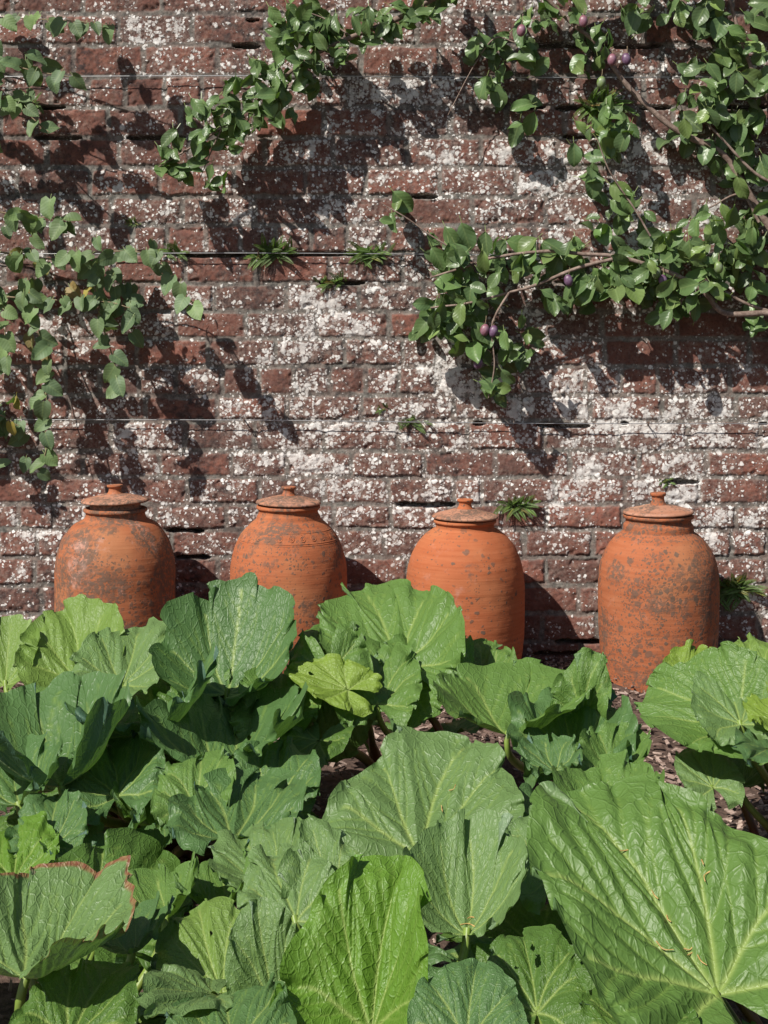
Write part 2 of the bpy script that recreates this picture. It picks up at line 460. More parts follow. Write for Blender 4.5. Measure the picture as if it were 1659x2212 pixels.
# ------------------------------------------------------------------ brick wall (one height field: bricks, mortar, open joints)
MM = CAM_D / F                                         # metres per photo pixel at the wall
rows_px = [-32, 30, 97, 164, 232, 297, 362, 425, 487, 548, 612, 672, 731, 791, 854, 909, 974, 1031, 1089, 1144, 1204, 1264, 1324, 1386, 1447]
known = {0: [180, 350, 502, 660, 1110, 1265], 1: [95, 255, 415, 575, 900, 1060, 1390], 2: [5, 160, 310, 470, 640, 780, 950, 1110, 1270, 1430],
         3: [20, 110, 190, 270, 355, 435, 510, 680, 750, 910, 1070, 1155, 1235, 1390], 4: [80, 235, 390, 550, 700, 840, 975, 1220, 1380],
         5: [102, 257, 410, 572, 720, 880, 1040, 1205, 1360, 1510], 6: [37, 195, 345, 505, 660, 790, 950, 1115, 1210, 1380, 1540],
         7: [90, 240, 395, 550, 705, 870, 1020, 1180, 1340, 1500], 8: [130, 285, 360, 445, 520, 595, 672, 750, 840, 910, 990, 1155, 1310],
         9: [90, 245, 400, 555, 712, 870, 1030, 1190], 10: [150, 305, 462, 618, 775, 915, 1070], 11: [75, 220, 380, 532, 685, 840, 990, 1140, 1300],
         12: [140, 295, 450, 597, 745, 870, 945, 1070, 1150], 13: [65, 140, 215, 300, 380, 480, 560, 635, 712, 790, 862, 945, 1030, 1130, 1265, 1340, 1420],
         14: [150, 315, 470, 620, 780, 980, 1125, 1275, 1430, 1590], 15: [90, 240, 400, 550, 700, 860, 1010, 1175, 1335, 1485],
         16: [180, 345, 500, 620, 760, 915, 1070, 1230, 1380, 1525], 17: [95, 235, 405, 560, 700, 840, 980, 1040, 1200, 1350],
         18: [40, 115, 190, 335, 490, 560, 640, 720, 970, 1180, 1345, 1590], 19: [80, 160, 370, 520, 680, 830, 1280, 1480, 1580],
         20: [75, 230, 470, 560, 720, 880, 1180, 1340, 1500], 21: [90, 240, 460, 600, 760, 1250, 1400, 1560], 22: [150, 390, 560, 1170, 1290, 1640]}
CZ = [CAM_Z - (p - HOR) * MM for p in rows_px]         # heights of bed joints, top down
top = [CZ[0] + 0.0875 * i for i in range(1, 8)][::-1]
CZ = top + CZ + [CZ[-1] - 0.0875 * i for i in range(1, 3)]
NR = len(CZ) - 1
HALF = 4.6
joints = []
rr = random.Random(5)
for r in range(NR):
    k = r - len(top)
    js = [(p - 829.5) * MM for p in known.get(k, [])]
    head = (r % 5 == 1)
    if not js: js = [(-0.6 if r % 2 else -0.49) + rr.uniform(-.02, .02)]
    # split over-long gaps, then run out to both ends
    out = [js[0]]
    for b in js[1:]:
        a = out[-1]; n = max(1, round((b - a) / 0.222))
        for i in range(1, n): out.append(a + (b - a) * i / n + rr.uniform(-.008, .008))
        out.append(b)
    while out[0] > -HALF: out.insert(0, out[0] - (0.112 if head else 0.222) + rr.uniform(-.008, .008))
    while out[-1] < HALF: out.append(out[-1] + (0.112 if head else 0.222) + rr.uniform(-.008, .008))
    joints.append(np.array(out))

xs = np.concatenate([np.arange(-HALF, -1.36, 0.02), np.arange(-1.36, 1.36, 0.0036), np.arange(1.36, HALF, 0.02)])
zs = np.concatenate([np.arange(-0.06, 2.12, 0.0034), np.arange(2.12, 2.62, 0.02)])
X, Zg = np.meshgrid(xs, zs, indexing='ij')
wob = (vnoise(X, Zg, 9, 1, 2) - 0.5) * 0.008 + (vnoise(X, Zg, 55, 2, 2) - 0.5) * 0.006
wobx = (vnoise(X, Zg, 40, 4, 2) - 0.5) * 0.008
Zw = Zg + wob; Xw = X + wobx
czr = np.array(CZ)                                     # descending
ri = np.clip(np.searchsorted(-czr, -Zw, side='right') - 1, 0, NR - 1)
dz = np.minimum(czr[ri] - Zw, Zw - czr[ri + 1])
dx = np.full_like(X, 1.0); bid = np.zeros_like(X)
for r in range(NR):
    m = ri == r
    if not m.any(): continue
    j = joints[r]; q = np.clip(np.searchsorted(j, Xw[m]) - 1, 0, len(j) - 2)
    dx[m] = np.minimum(Xw[m] - j[q], j[q + 1] - Xw[m]); bid[m] = r * 1000 + q
bi = bid.astype(int)
h1 = rough_hash(bi, bi * 0 + 3, 9); h2 = rough_hash(bi, bi * 0 + 5, 21); h3 = rough_hash(bi, bi * 0 + 8, 33); h4 = rough_hash(bi, bi * 0 + 1, 41)
d = np.minimum(dz, dx)
erode = vnoise(X, Zg, 30, 6, 3)
jw = 0.0068 + 0.005 * np.maximum(0, erode - 0.55) * 3
face = sstep(jw - 0.0018, jw + 0.0035, d)              # 1 on brick, 0 on mortar
rnd = sstep(0, 0.022, d - jw)                          # rounded arrises
hgt = face * (0.0034 + (h1 - 0.5) * 0.006 + rnd * 0.0008 + (h2 - 0.5) * 0.03 * (Zg - czr[ri] + 0.044)) \
    + (vnoise(X, Zg, 120, 7, 2) - 0.5) * 0.0035 + (vnoise(X, Zg, 22, 8, 3) - 0.5) * 0.0035 * face
chip = sstep(0.66, 0.75, vnoise(X, Zg, 26, 12, 2)) * sstep(0.03, 0.008, d)
hgt -= chip * 0.006 * face
pit = sstep(0.76, 0.84, vnoise(X, Zg, 70, 14, 2)); hgt -= pit * 0.0018 * face
cracks = [(500, 562, 100), (1115, 1320, 98), (1320, 1430, 99), (78, 142, 233), (1130, 1180, 231), (1200, 1290, 233), (1380, 1450, 233), (1560, 1659, 232),
          (72, 178, 296), (272, 400, 297), (1215, 1285, 295), (888, 945, 426), (390, 530, 551), (530, 800, 549), (690, 790, 611),
          (1158, 1275, 919), (1020, 1050, 916), (1640, 1659, 916), (1600, 1659, 612), (1430, 1510, 1042), (857, 985, 1091), (360, 440, 1146),
          (380, 455, 1204), (455, 505, 1265), (1150, 1290, 1412), (530, 560, 44), (1340, 1359, 915), (1200, 1330, 1386), (300, 380, 1390)]
mort = 1 - face
for (a, b, y) in cracks:
    xa, xb, zc = (a - 829.5) * MM, (b - 829.5) * MM, CAM_Z - (y - HOR) * MM
    sel = (X > xa - 0.03) & (X < xb + 0.03) & (np.abs(Zg - zc) < 0.02)
    prof = (0.0060 + 0.004 * (vnoise(X, Zg * 0, 20, int(a), 2) - 0.5)) * sstep(xa - .006, xa + .02, X) * sstep(xb + .006, xb - .02, X)
    zz = zc + (vnoise(X, Zg * 0, 14, int(b), 2) - 0.5) * 0.006
    inn = sstep(0.0016, -0.0006, np.abs(Zg - zz) - prof) * sel * (prof > 0.001)
    hgt = hgt * (1 - inn) - 0.05 * inn
# lichen density: region * brick * clump
pxX = X / MM + 829.5; pxY = HOR - (Zg - CAM_Z) / MM
def blob(cx, cy, rx, ry, a): return (a if a < 0 else a * .72) * np.exp(-(((pxX - cx) / rx) ** 2 + ((pxY - cy) / ry) ** 2))
den = 0.535 + blob(830, 760, 280, 130, .24) + blob(900, 440, 180, 70, .15) + blob(1300, 430, 300, 140, .22) + blob(1450, 1010, 420, 150, .30) \
    + blob(730, 250, 260, 130, .15) + blob(830, 1080, 330, 110, .22) + blob(60, 1130, 140, 80, .12) + blob(1200, 850, 260, 120, .20) + blob(1150, 350, 200, 80, .18) \
    - blob(330, 280, 190, 130, .17) - blob(620, 590, 260, 60, .12) - blob(230, 1260, 260, 90, .10) - blob(1200, 1370, 200, 70, .25) - blob(480, 480, 200, 80, .05) + blob(330, 850, 200, 200, .08) - blob(1240, 310, 60, 40, .25)
den += (h3 - 0.5) * 0.30 * face - 0.20 * (h4 > 0.86) * face
den += (vnoise(X, Zg, 11, 51, 3) - 0.5) * 0.72 + (vnoise(X, Zg, 36, 52, 2) - 0.5) * 0.75
den -= 0.13 * mort
den += 0.10 * sstep(0.02, 0.0, czr[ri] - Zg) * face
dirt = np.clip(vnoise(X, Zg, 5, 61, 3) * 2.0 - 0.50 + 0.25 * (h2 > 0.8) + blob(480, 460, 140, 60, .4) + blob(900, 240, 200, 60, .35), 0, 1)
V = np.stack([X, -hgt, Zg], -1).reshape(-1, 3)
wall = empty('brick_wall', (0, 0.2, 0), 'tall old red brick garden wall crusted with white lichen behind the clay pots', 'wall')
def to_wall(o):
    o.parent = wall; o.location = (0, -0.2, 0); return o
to_wall(mk('brickwork', V, gridquads(len(xs), len(zs)), M_WALL, None, True,
           {'mortar': mort.ravel(), 'brick': np.clip(h1 * 0.5 + h4 * 0.5 + (vnoise(X, Zg, 8, 71, 3) - .5) * .5, 0, 1).ravel(), 'lichen': np.clip(den, 0, 1).ravel(), 'dirt': dirt.ravel()}))
def box(x0, x1, y0, y1, z0, z1):
    v = [(x, y, z) for x in (x0, x1) for y in (y0, y1) for z in (z0, z1)]
    return np.array(v, float), np.array([[0, 1, 3, 2], [4, 6, 7, 5], [0, 4, 5, 1], [2, 3, 7, 6], [0, 2, 6, 4], [1, 5, 7, 3]])
g = Geo(); g.add(*box(-HALF, HALF, 0.07, 0.36, -0.1, 2.6))
to_wall(g.build('wall_core', M_WALL, smooth=False))
g = Geo()
x = -HALF
while x < HALF:
    L = 0.6; g.add(*box(x + .004, x + L - .004, -0.05, 0.42, 2.603, 2.68)); x += L
to_wall(g.build('coping', M_COPE, smooth=False))

# ------------------------------------------------------------------ training wires
def wire(y0, y1, label, eyes, off=0.026):
    w0 = W(-1500, y0 + (y0 - y1) * 0.9, off); w1 = W(3160, y1 + (y1 - y0) * 0.9, off)
    t = empty('training_wire', tuple((w0 + w1) / 2), label, 'wire', 'steel training wires strung across the wall')
    c = np.array(t.location)
    g = Geo(); pts = [w0 + (w1 - w0) * s + np.array([0, 0, -0.006 * math.sin(s * 25) * 0.3]) for s in np.linspace(0, 1, 60)]
    g.tube(pts, 0.0013, 0.0013, 6)
    v = np.concatenate(g.v) - c
    mk('wire', v, np.concatenate(g.q), M_STEEL, t)
    for ex in eyes:
        p = W(ex, y0 + (y1 - y0) * ex / 1659, off)
        g = Geo(); g.tube([p + np.array([0, 0.04, 0]), p + np.array([0, 0.004, 0.0])], 0.0022, 0.0022, 6)
        a = np.linspace(0, 2 * math.pi, 14)
        g.tube(np.stack([p[0] + 0 * a, p[1] + 0.006 * np.cos(a) - 0.002, p[2] + 0.006 * np.sin(a)], -1), 0.0015, 0.0015, 5)
        mk('vine_eye', np.concatenate(g.v) - c, np.concatenate(g.q), M_RUST, t)
wire(164, 167, 'thin steel wire strung across the upper wall, topmost of the three', [-350, 640, 1450])
wire(547, 550, 'thin steel wire across the middle of the wall along the fern-filled joint', [-300, 558, 1290])
wire(905, 917, 'thin steel wire across the lower wall just above the clay pots', [-340, 527, 1400])

# ------------------------------------------------------------------ clay forcing pots
def lathe(prof, n=96, seed=0, amp=0.0):
    prof = np.array(prof, float)
    # resample
    seg = np.linalg.norm(np.diff(prof, axis=0), axis=1); s = np.concatenate([[0], np.cumsum(seg)])
    u = np.unique(np.concatenate([np.linspace(0, s[-1], max(12, int(s[-1] / 0.006))), s]))
    r = np.interp(u, s, prof[:, 0]); z = np.interp(u, s, prof[:, 1])
    a = np.linspace(0, 2 * math.pi, n, endpoint=False)
    R, A = np.meshgrid(r, a, indexing='ij'); Zz = np.meshgrid(z, a, indexing='ij')[0]
    if amp:
        R = R + amp * 0.8 * (vnoise(np.cos(A) * 0.5 + 5, Zz * 2 + np.sin(A) * 0.3, 9, seed, 2) - 0.5) * (R > 0.01) + amp * 0.35 * (vnoise(Zz, Zz * 0 + A * 0.1, 75, seed + 3, 2) - 0.5) * (R > 0.01)
    V = np.stack([R * np.cos(A), R * np.sin(A), Zz], -1).reshape(-1, 3)
    return V, gridquads(len(u), n, True)

def smooth_prof(pts, n=6):
    return catmull([np.array([p[0], p[1], 0.0]) for p in pts], n)[:, :2]

PD = CAM_D - 0.225; PS = PD / F
def pot(name_label, cx, zpx, prof_px, rim_y, lid, mat, lidmat, tilt=(0, 0), lift=0.0, knob_w=17, seed=1, part_label=None):
    """prof_px: (half width, row) pairs of the body from shoulder to base, photo pixels"""
    H = lambda y: CAM_Z - (y - HOR) * PS
    X0 = (cx - 829.5) * PS
    t = empty('forcing_pot', (X0, -0.225, 0), name_label, 'clay pot', 'terracotta rhubarb forcing pots along the wall')
    body = smooth_prof([(hw * PS, H(y)) for hw, y in prof_px], 5)
    rw, ry = rim_y                                     # rim half width px, rim top row
    neck = [(rw * PS * 0.80, H(ry) - 0.004), (rw * PS * 0.94, H(ry)), (rw * PS * 1.0, H(ry) - 0.003), (rw * PS * 1.0, H(ry) - 0.010), (rw * PS * 0.94, H(ry) - 0.0125),
            (rw * PS * 0.925, H(ry) - 0.018), (rw * PS * 0.935, H(ry) - 0.025), (rw * PS * 0.965, H(ry) - 0.0285), (rw * PS * 0.985, H(ry) - 0.0315)]
    prof = list(map(tuple, neck)) + [tuple(p) for p in body]
    prof += [(prof[-1][0] - 0.004, -0.005), (prof[-1][0] - 0.02, -0.02)]
    v, q = lathe(prof, 112, seed, 0.0035)
    mk('pot_body', v, q[:, ::-1], mat, t)
    lw, ltop, lrim, kt = lid                           # lid half width, row where knob meets, rim row, knob top row
    zr = H(lrim) + lift
    lp = [(0.0, zr - 0.002), (lw * PS * 0.88, zr - 0.002), (lw * PS * 0.97, zr + 0.000), (lw * PS, zr + 0.002), (lw * PS * 0.992, zr + 0.005), (lw * PS * 0.96, zr + 0.0085)]
    hz = H(ltop) - H(lrim)
    lp += [(lw * PS * s, zr + 0.0085 + (hz * 1.12 - 0.0085) * (1 - (s / 0.96) ** 1.15)) for s in (0.85, 0.7, 0.55, 0.42, 0.32)] + [(0.0, zr + hz * 0.95)]
    if lift > 0.0: lp = [(0, zr - 0.034), (lw * PS * 0.735, zr - 0.034), (lw * PS * 0.745, zr - 0.002)] + lp[1:]
    v, q = lathe(lp, 96, seed + 5, 0.002)
    lid_o = mk('lid', v, q, lidmat, t)
    z0 = zr + hz * 0.80; kh = H(kt) - z0; kw = knob_w * PS
    kp = [(kw * 1.15, z0), (kw * 0.88, z0 + kh * .25), (kw * 0.78, z0 + kh * .5), (kw * 0.80, z0 + kh * .68), (kw * 0.99, z0 + kh * .80), (kw * 1.02, z0 + kh * .92), (kw * 0.93, z0 + kh), (kw * .5, z0 + kh * 0.98), (0, z0 + kh * .95)]
    v, q = lathe(smooth_prof(kp, 4), 48, seed + 9, 0.001)
    kn = mk('knob', v, q, mat, lid_o)
    lid_o.rotation_euler = (0, 0, 0)
    # tilt the lid about its own centre
    lid_o.rotation_euler = (tilt[0], tilt[1], 0)
    zc = zr
    R = lid_o.rotation_euler.to_matrix(); lid_o.location = Vector((0, 0, zc)) - R @ Vector((0, 0, zc))
    return t

OR = (0.50, 0.150, 0.052)
LIDC = (0.40, 0.20, 0.13)
body4 = [(76, 1149), (98, 1163), (115, 1186), (125, 1215), (129, 1250), (129, 1300), (128, 1350), (125, 1395), (119, 1440), (113, 1480), (111, 1500)]
mats = [mat_terracotta('clay_mottled', 1.3, (0.35, 0.122, 0.054), 0.95, 1.25, 0.6), mat_terracotta('clay_stamped', 6.1, (0.37, 0.120, 0.051), 0.68, 1.0, 0.35),
        mat_terracotta('clay_plain', 11.7, (0.385, 0.120, 0.049), 0.22, 0.70, 0.3), mat_terracotta('clay_spotted', 17.9, (0.355, 0.120, 0.053), 0.60, 1.45, 0.3)]
lids = [mat_terracotta('lid_clay_%s' % n, s, LIDC, 0.7, 1.5, 0.5) for n, s in (('a', 2.2), ('b', 8.4), ('c', 13.3), ('d', 21.0))]

def dprof(dy, sc=1.0, pts=body4): return [(h * sc, y + dy) for h, y in pts]
p1 = [(71, 1122), (92, 1134), (112, 1162), (124, 1195), (128.5, 1230), (129, 1280), (129, 1330), (127, 1380), (122, 1430), (115, 1480), (112, 1503)]
pot('mottled clay forcing pot with a raised lid and grey stains, leftmost against the wall', 249, 0, p1, (68.5, 1096), (73, 1064, 1084, 1047), mats[0], lids[0],
    tilt=(0.0, -0.02), lift=0.0001, knob_w=17, seed=3)
p2 = [(70, 1120), (88, 1136), (105, 1158), (118, 1188), (125, 1222), (127, 1262), (126, 1330), (124, 1390), (119, 1440), (113, 1485), (111, 1503)]
q2 = pot('clay forcing pot with a stamped scroll band round its shoulder, behind the blue-green leaf', 623, 0, p2, (69, 1090), (70.5, 1068, 1088, 1051), mats[1], lids[1],
         tilt=(0.0, 0.02), knob_w=15.5, seed=8)
p3 = [(71, 1143), (90, 1158), (108, 1181), (121, 1213), (127, 1250), (128, 1290), (128, 1340), (125, 1395), (119, 1440), (113, 1485), (111, 1503)]
pot('plain smooth orange clay forcing pot, the shortest of the four', 1004.5, 0, p3, (68, 1120), (71.5, 1096, 1118.3, 1078), mats[2], lids[2], tilt=(0, 0.012), knob_w=17, seed=13)
p4 = [(76, 1147), (96, 1163), (114, 1189), (125, 1219), (129, 1252), (129.5, 1300), (128, 1350), (125, 1395), (120, 1440), (115, 1480), (113, 1503)]
pot('clay forcing pot spotted all over with dark lichen, rightmost against the wall', 1422, 0, p4, (75.5, 1110), (76.5, 1088, 1108.3, 1064), mats[3], lids[3], tilt=(0, -0.015), knob_w=17, seed=21)

# stamped scrolls on the second pot
g = Geo()
zb = CAM_Z - (1151 - HOR) * PS
def r_at(z):
    pr = np.array([(h * PS, CAM_Z - (y - HOR) * PS) for h, y in p2])[::-1]
    return np.interp(z, pr[:, 1], pr[:, 0])
for k in range(26):
    a0 = 2 * math.pi * k / 26
    th = np.linspace(0.6, 4.6 * math.pi, 34); rad = 0.010 * th / th[-1]
    pts = []
    for tt, ra in zip(th, rad):
        z = zb + ra * math.sin(tt); r = r_at(z) + 0.0006; a = a0 + ra * math.cos(tt) / r
        pts.append((r * math.cos(a), r * math.sin(a), z))
    g.tube(np.array(pts), 0.0012, 0.0012, 5)
for zz in (zb + 0.014, zb - 0.014, zb - 0.019):
    a = np.linspace(0, 2 * math.pi, 120); r = r_at(zz) + 0.0003
    g.tube(np.stack([r * np.cos(a), r * np.sin(a), a * 0 + zz], -1), 0.0013, 0.0013, 5)
g.build('scroll_band', mats[1], q2)

# ------------------------------------------------------------------ rhubarb
def outline(th):
    a = np.abs(th)
    k = np.array([0, .30, .62, 1.0, 1.4, 1.85, 2.25, 2.55, 2.72]); r = np.array([1.0, .955, .87, .79, .73, .69, .64, .55, .36])
    return np.interp(a, k, r)

TH_MAX = 2.72
def leaf_mesh(L, Wd, seed, nr=54, na=150, cup=0.35, fold=0.12, bend=-0.4, ruf=0.045, side=0.0, quilt=0.010, holes=(), scorch=0.0, sideskew=0.0, lobes=0.018, frill=1.0):
    rs = np.random.default_rng(seed)
    th = np.linspace(-TH_MAX, TH_MAX, na)
    R0 = outline(th)
    kk = np.array([1, 1, 2, 1, 1]) / 6.0
    R0 = np.convolve(np.pad(R0, 16, mode='edge'), np.ones(13) / 13, 'same')[16:-16]
    ph = rs.uniform(0, 7, 8)
    R0 = R0 * (1 + lobes * np.sin(5.2 * th + ph[0]) + lobes * 0.6 * np.sin(9 * th + ph[1]) + 0.009 * np.sin(17 * th + ph[2]) + 0.006 * np.sin(29 * th + ph[3]) + 0.003 * np.sin(47 * th + ph[4]))
    u = np.linspace(0.012, 1, nr) ** 0.85
    U, T = np.meshgrid(u, th, indexing='ij')
    Rr = U * R0[None, :]
    x = Rr * np.sin(T); y = Rr * np.cos(T)              # unit leaf: length 1 along y, half width ~0.62
    # veins
    segs = []; segs2 = []
    mains = [0, .58, -.58, 1.16, -1.16, 1.85, -1.85]
    for mth in mains:
        Lm = 0.93 * np.interp(abs(mth), [0, 1.0, 2, 2.7], [1, .72, .55, .3])
        ts = np.linspace(0, 1, 9); jit = rs.normal(0, .03)
        ang = mth * (1 + 0.10 * ts) + jit + 0.05 * np.sin(ts * 4 + rs.uniform(0, 6))
        pts = np.stack([Lm * ts * np.sin(ang), Lm * ts * np.cos(ang)], -1)
        for i in range(8): segs.append((pts[i], pts[i + 1], 1 - ts[i]))
        nb = 4 if mth == 0 else 3
        for side_ in (-1, 1):
            for b in range(nb):
                if abs(mth) > 1.5 and side_ * mth < 0 and b < 1: continue
                s0 = 0.30 + 0.60 * (b + rs.uniform(0, .6)) / nb
                i = min(7, int(s0 * 8)); p0 = pts[i] + (pts[i + 1] - pts[i]) * (s0 * 8 - i)
                d0 = math.atan2(*(pts[i + 1] - pts[i])) + side_ * rs.uniform(.5, .75)
                ln = (1 - s0) * 0.62 + 0.08
                q = [p0]
                for j in range(5):
                    d0 -= side_ * 0.05
                    q.append(q[-1] + ln / 5 * np.array([math.sin(d0), math.cos(d0)]))
                for j in range(5): segs2.append((q[j], q[j + 1], 1 - j / 5))
    def dist(segs, w0, w1):
        best = np.full(x.shape, 9.0); sig = np.zeros(x.shape)
        for a, b, f in segs:
            ab = b - a; t_ = np.clip(((x - a[0]) * ab[0] + (y - a[1]) * ab[1]) / (ab @ ab + 1e-9), 0, 1)
            dd = np.hypot(x - a[0] - t_ * ab[0], y - a[1] - t_ * ab[1])
            best = np.minimum(best, dd)
            w_ = w1 + (w0 - w1) * f
            sig = np.maximum(sig, np.exp(-(dd / w_) ** 2))
        return best, sig
    d1, vein = dist(segs, 0.016, 0.0055)
    d2, veinb = dist(segs2, 0.0075, 0.004)
    dm = np.minimum(d1, d2)
    q = quilt * 3.0 * 0.7 * (1 - np.exp(-(dm / 0.045) ** 1.3)) + (0.022 + 0.020 * U) * (1 - np.exp(-(d1 / 0.10) ** 2))
    q += (vnoise(x + seed * 1.3, y, 12, seed, 3) - 0.5) * quilt * 1.5 * sstep(0.01, 0.06, dm)
    # big form
    Rn = np.hypot(x, y)
    z = cup * Rn ** 2 + fold * np.abs(x) - side * x ** 2 + q
    z += 0.10 * (vnoise(x + 31 + seed, y, 1.9, seed + 5, 1) - 0.5) * (Rn + 0.1) + sideskew * x * np.maximum(0, y)
    # ruffles near the margin
    dth = np.zeros(x.shape); fr = np.zeros(na); amp_ = ruf * 1.5 * frill * np.interp(np.abs(T), [0, 1, 2.7], [.8, 1.0, 1.3])
    for f0, a_, ex in ((4.0, .36, 2.0), (8.5, .36, 4.0), (15, .38, 5.5), (25, .28, 8.0), (40, .12, 12.0)):
        f_ = f0 + rs.uniform(-1, 1); p_ = rs.uniform(0, 7)
        phi = f_ * T + p_ + 0.9 * np.sin(2.3 * T + ph[5]) + rs.uniform(-2.2, 2.2) * U
        wv = np.sin(phi)
        dth -= 0.47 / f_ * np.sin(2 * phi) * U ** ex * min(1.0, ruf / .045)
        z += amp_ * a_ * wv * U ** ex; fr += a_ * wv[-1]
    z += ruf * 1.1 * (vnoise(x * 1.0 + seed, y + 3, 4.5, seed + 2, 2) - 0.5) * sstep(.15, .6, U)
    z -= 0.045 * sstep(.80, 1.04, U) + 0.05 * sstep(.72, 1.0, U) * np.clip(np.sin(2.1 * T + ph[7]) + .1, 0, 1)
    cd, sd_ = np.cos(dth), np.sin(dth); x, y = x * cd + y * sd_, y * cd - x * sd_
    # margin also swings in-plane
    y = y + 0.008 * np.roll(fr, 5)[None, :] * U ** 4; x = x + 0.008 * np.roll(fr, 9)[None, :] * U ** 4
    X_ = x * Wd / 1.42; Y_ = y * L; Z_ = z * L
    if abs(bend) > 1e-3:
        k = bend / L; a = k * Y_
        Yb = np.sin(a) * (1 / k - Z_); Zb = 1 / k - (1 / k - Z_) * np.cos(a)
        Y_, Z_ = Yb, Zb
    # turn and scale the blade so that its tip lies on the midrib axis at length L
    ti = na // 2; yt, zt = Y_[-1, ti], Z_[-1, ti]; ln = math.hypot(yt, zt); ct, st_ = yt / ln, zt / ln; k_ = L / ln
    Y_, Z_ = (Y_ * ct + Z_ * st_) * k_, (-Y_ * st_ + Z_ * ct) * k_
    V = np.stack([X_, Y_, Z_], -1)
    quads = gridquads(nr, na)[:, ::-1]
    uv = np.stack([x, y, 0 * x], -1)
    if holes:
        cx = x.ravel()[quads].mean(1); cy = y.ravel()[quads].mean(1)
        keep = np.ones(len(quads), bool)
        nz = vnoise(cx + 3, cy + 8, 24, seed, 2)
        for hx, hy, hr in holes:
            keep &= np.hypot(cx - hx, (cy - hy) * 0.7) + (nz - 0.5) * hr * 1.4 > hr
        quads = quads[keep]
    sc = np.zeros(x.shape)
    if scorch:
        sc = scorch * sstep(0.965 - 0.09 * vnoise(T * 1.0 + 9, U * 0, 2.2, seed, 2), 1.0, U)
    return V.reshape(-1, 3), quads, {'leafuv': uv.reshape(-1, 3), 'vein': vein.ravel(), 'veinb': veinb.ravel(), 'scorch': sc.ravel()}

COLS = {'b': (0.062, 0.124, 0.088), 'g': (0.116, 0.200, 0.074), 'l': (0.195, 0.280, 0.084), 'y': (0.27, 0.36, 0.060), 'd': (0.050, 0.100, 0.042),  # the dark green paints shade onto low and covered leaves
        'v': (0.120, 0.240, 0.036), 's': (0.160, 0.236, 0.128)}
HINT = np.array([-0.12, -0.45, 0.85])

def make_plant(label, cx, cy):
    z = 0.0
    return dict(root=empty('rhubarb_plant', (cx, cy, z), label, 'rhubarb', 'rhubarb plants in the bed'), c=np.array([cx, cy, z]), n=0)

LEAFS = []                                             # (name key, world verts) for placing litter
def add_leaf(pl, B, M, L, Wd, seed, col='g', hint=HINT, roll=0.0, stalk=True, label=None, hi=1.0, key=None, stalk_to=None, stalk_r=0.0085, **kw):
    M = nrm(M); Nn = nrm(hint - np.dot(hint, M) * M); S = np.cross(M, Nn)
    if roll:
        c, s = math.cos(roll), math.sin(roll); Nn, S = Nn * c + S * s, S * c - Nn * s
    nr, na = int(58 * hi), int(210 * hi)
    v, q, at = leaf_mesh(L, Wd, seed, nr, na, **kw)
    w = v[:, :1] * S + v[:, 1:2] * M + v[:, 2:3] * Nn
    o = mk('leaf', w, q, M_LEAF, pl['root'], True, at)
    o.location = Vector(B - pl['c'])
    cc = np.array(COLS[col]) * (0.92 + 0.16 * random.random())
    o.color = (*cc, 1)
    if label: o['label'] = label
    if key: LEAFS.append((key, w + B, at['leafuv'], Nn))
    if stalk:
        a = random.uniform(0, 6.28)
        P0 = pl['c'] + np.array([0.05 * math.cos(a), 0.05 * math.sin(a), -0.02])
        if stalk_to is not None: P0 = np.array(stalk_to)
        out = B - P0; h = out[2]
        P1 = P0 + np.array([out[0] * .15, out[1] * .15, h * 0.55]); P2 = B - M * min(0.09, L * .35) + np.array([0, 0, -0.045])
        ts = np.linspace(0, 1, 16)[:, None]
        pth = (1 - ts) ** 3 * P0 + 3 * ts * (1 - ts) ** 2 * P1 + 3 * ts ** 2 * (1 - ts) * P2 + ts ** 3 * (B + M * 0.01)
        vv, qq = tube(pth, stalk_r * 1.45, stalk_r * 0.8, 10, flat=0.75)
        st = mk('stalk', vv - B, qq, M_STALK, o, True, {'along': np.repeat(np.linspace(0, 1, 16), 10)})
    pl['n'] += 1
    return o

def place(pl, bx, by, D, tx, ty, wpx, seed, sign=1, ratio=1.08, **kw):
    B = P(bx, by, D)
    wd = wpx * D / F
    L = wd * ratio
    # distance of the tip so that the blade has that length
    best = None
    for dd in np.linspace(0, 0.5, 101):
        T = P(tx, ty, D + sign * dd)
        e = abs(np.linalg.norm(T - B) - L)
        if best is None or e < best[0]: best = (e, T)
    T = best[1]; L = np.linalg.norm(T - B)
    return add_leaf(pl, B, T - B, L, wd, seed, **kw)

pA = make_plant('rhubarb plant on the left with ruffled blue-green leaves in front of the first two pots', -0.42, -1.70)
pB = make_plant('rhubarb plant below the second pot with a drooping leaf, sunlit yellow-green at the top', 0.03, -1.22)
pC = make_plant('rhubarb plant of broad mid green leaves in front of the third and fourth pots', 0.42, -1.45)
pR = make_plant('pale yellow-green rhubarb plant at the right edge beside the spotted pot', 0.76, -1.78)
pL = make_plant('rhubarb plant at the lower left with a red scorched leaf margin', -0.46, -2.65)
pF = make_plant('rhubarb plant at the front centre with grey-green leaves and one upright bright green leaf', -0.05, -2.62)
pG = make_plant('rhubarb plant at the lower right carrying the largest leaf of the bed', 0.50, -2.62)

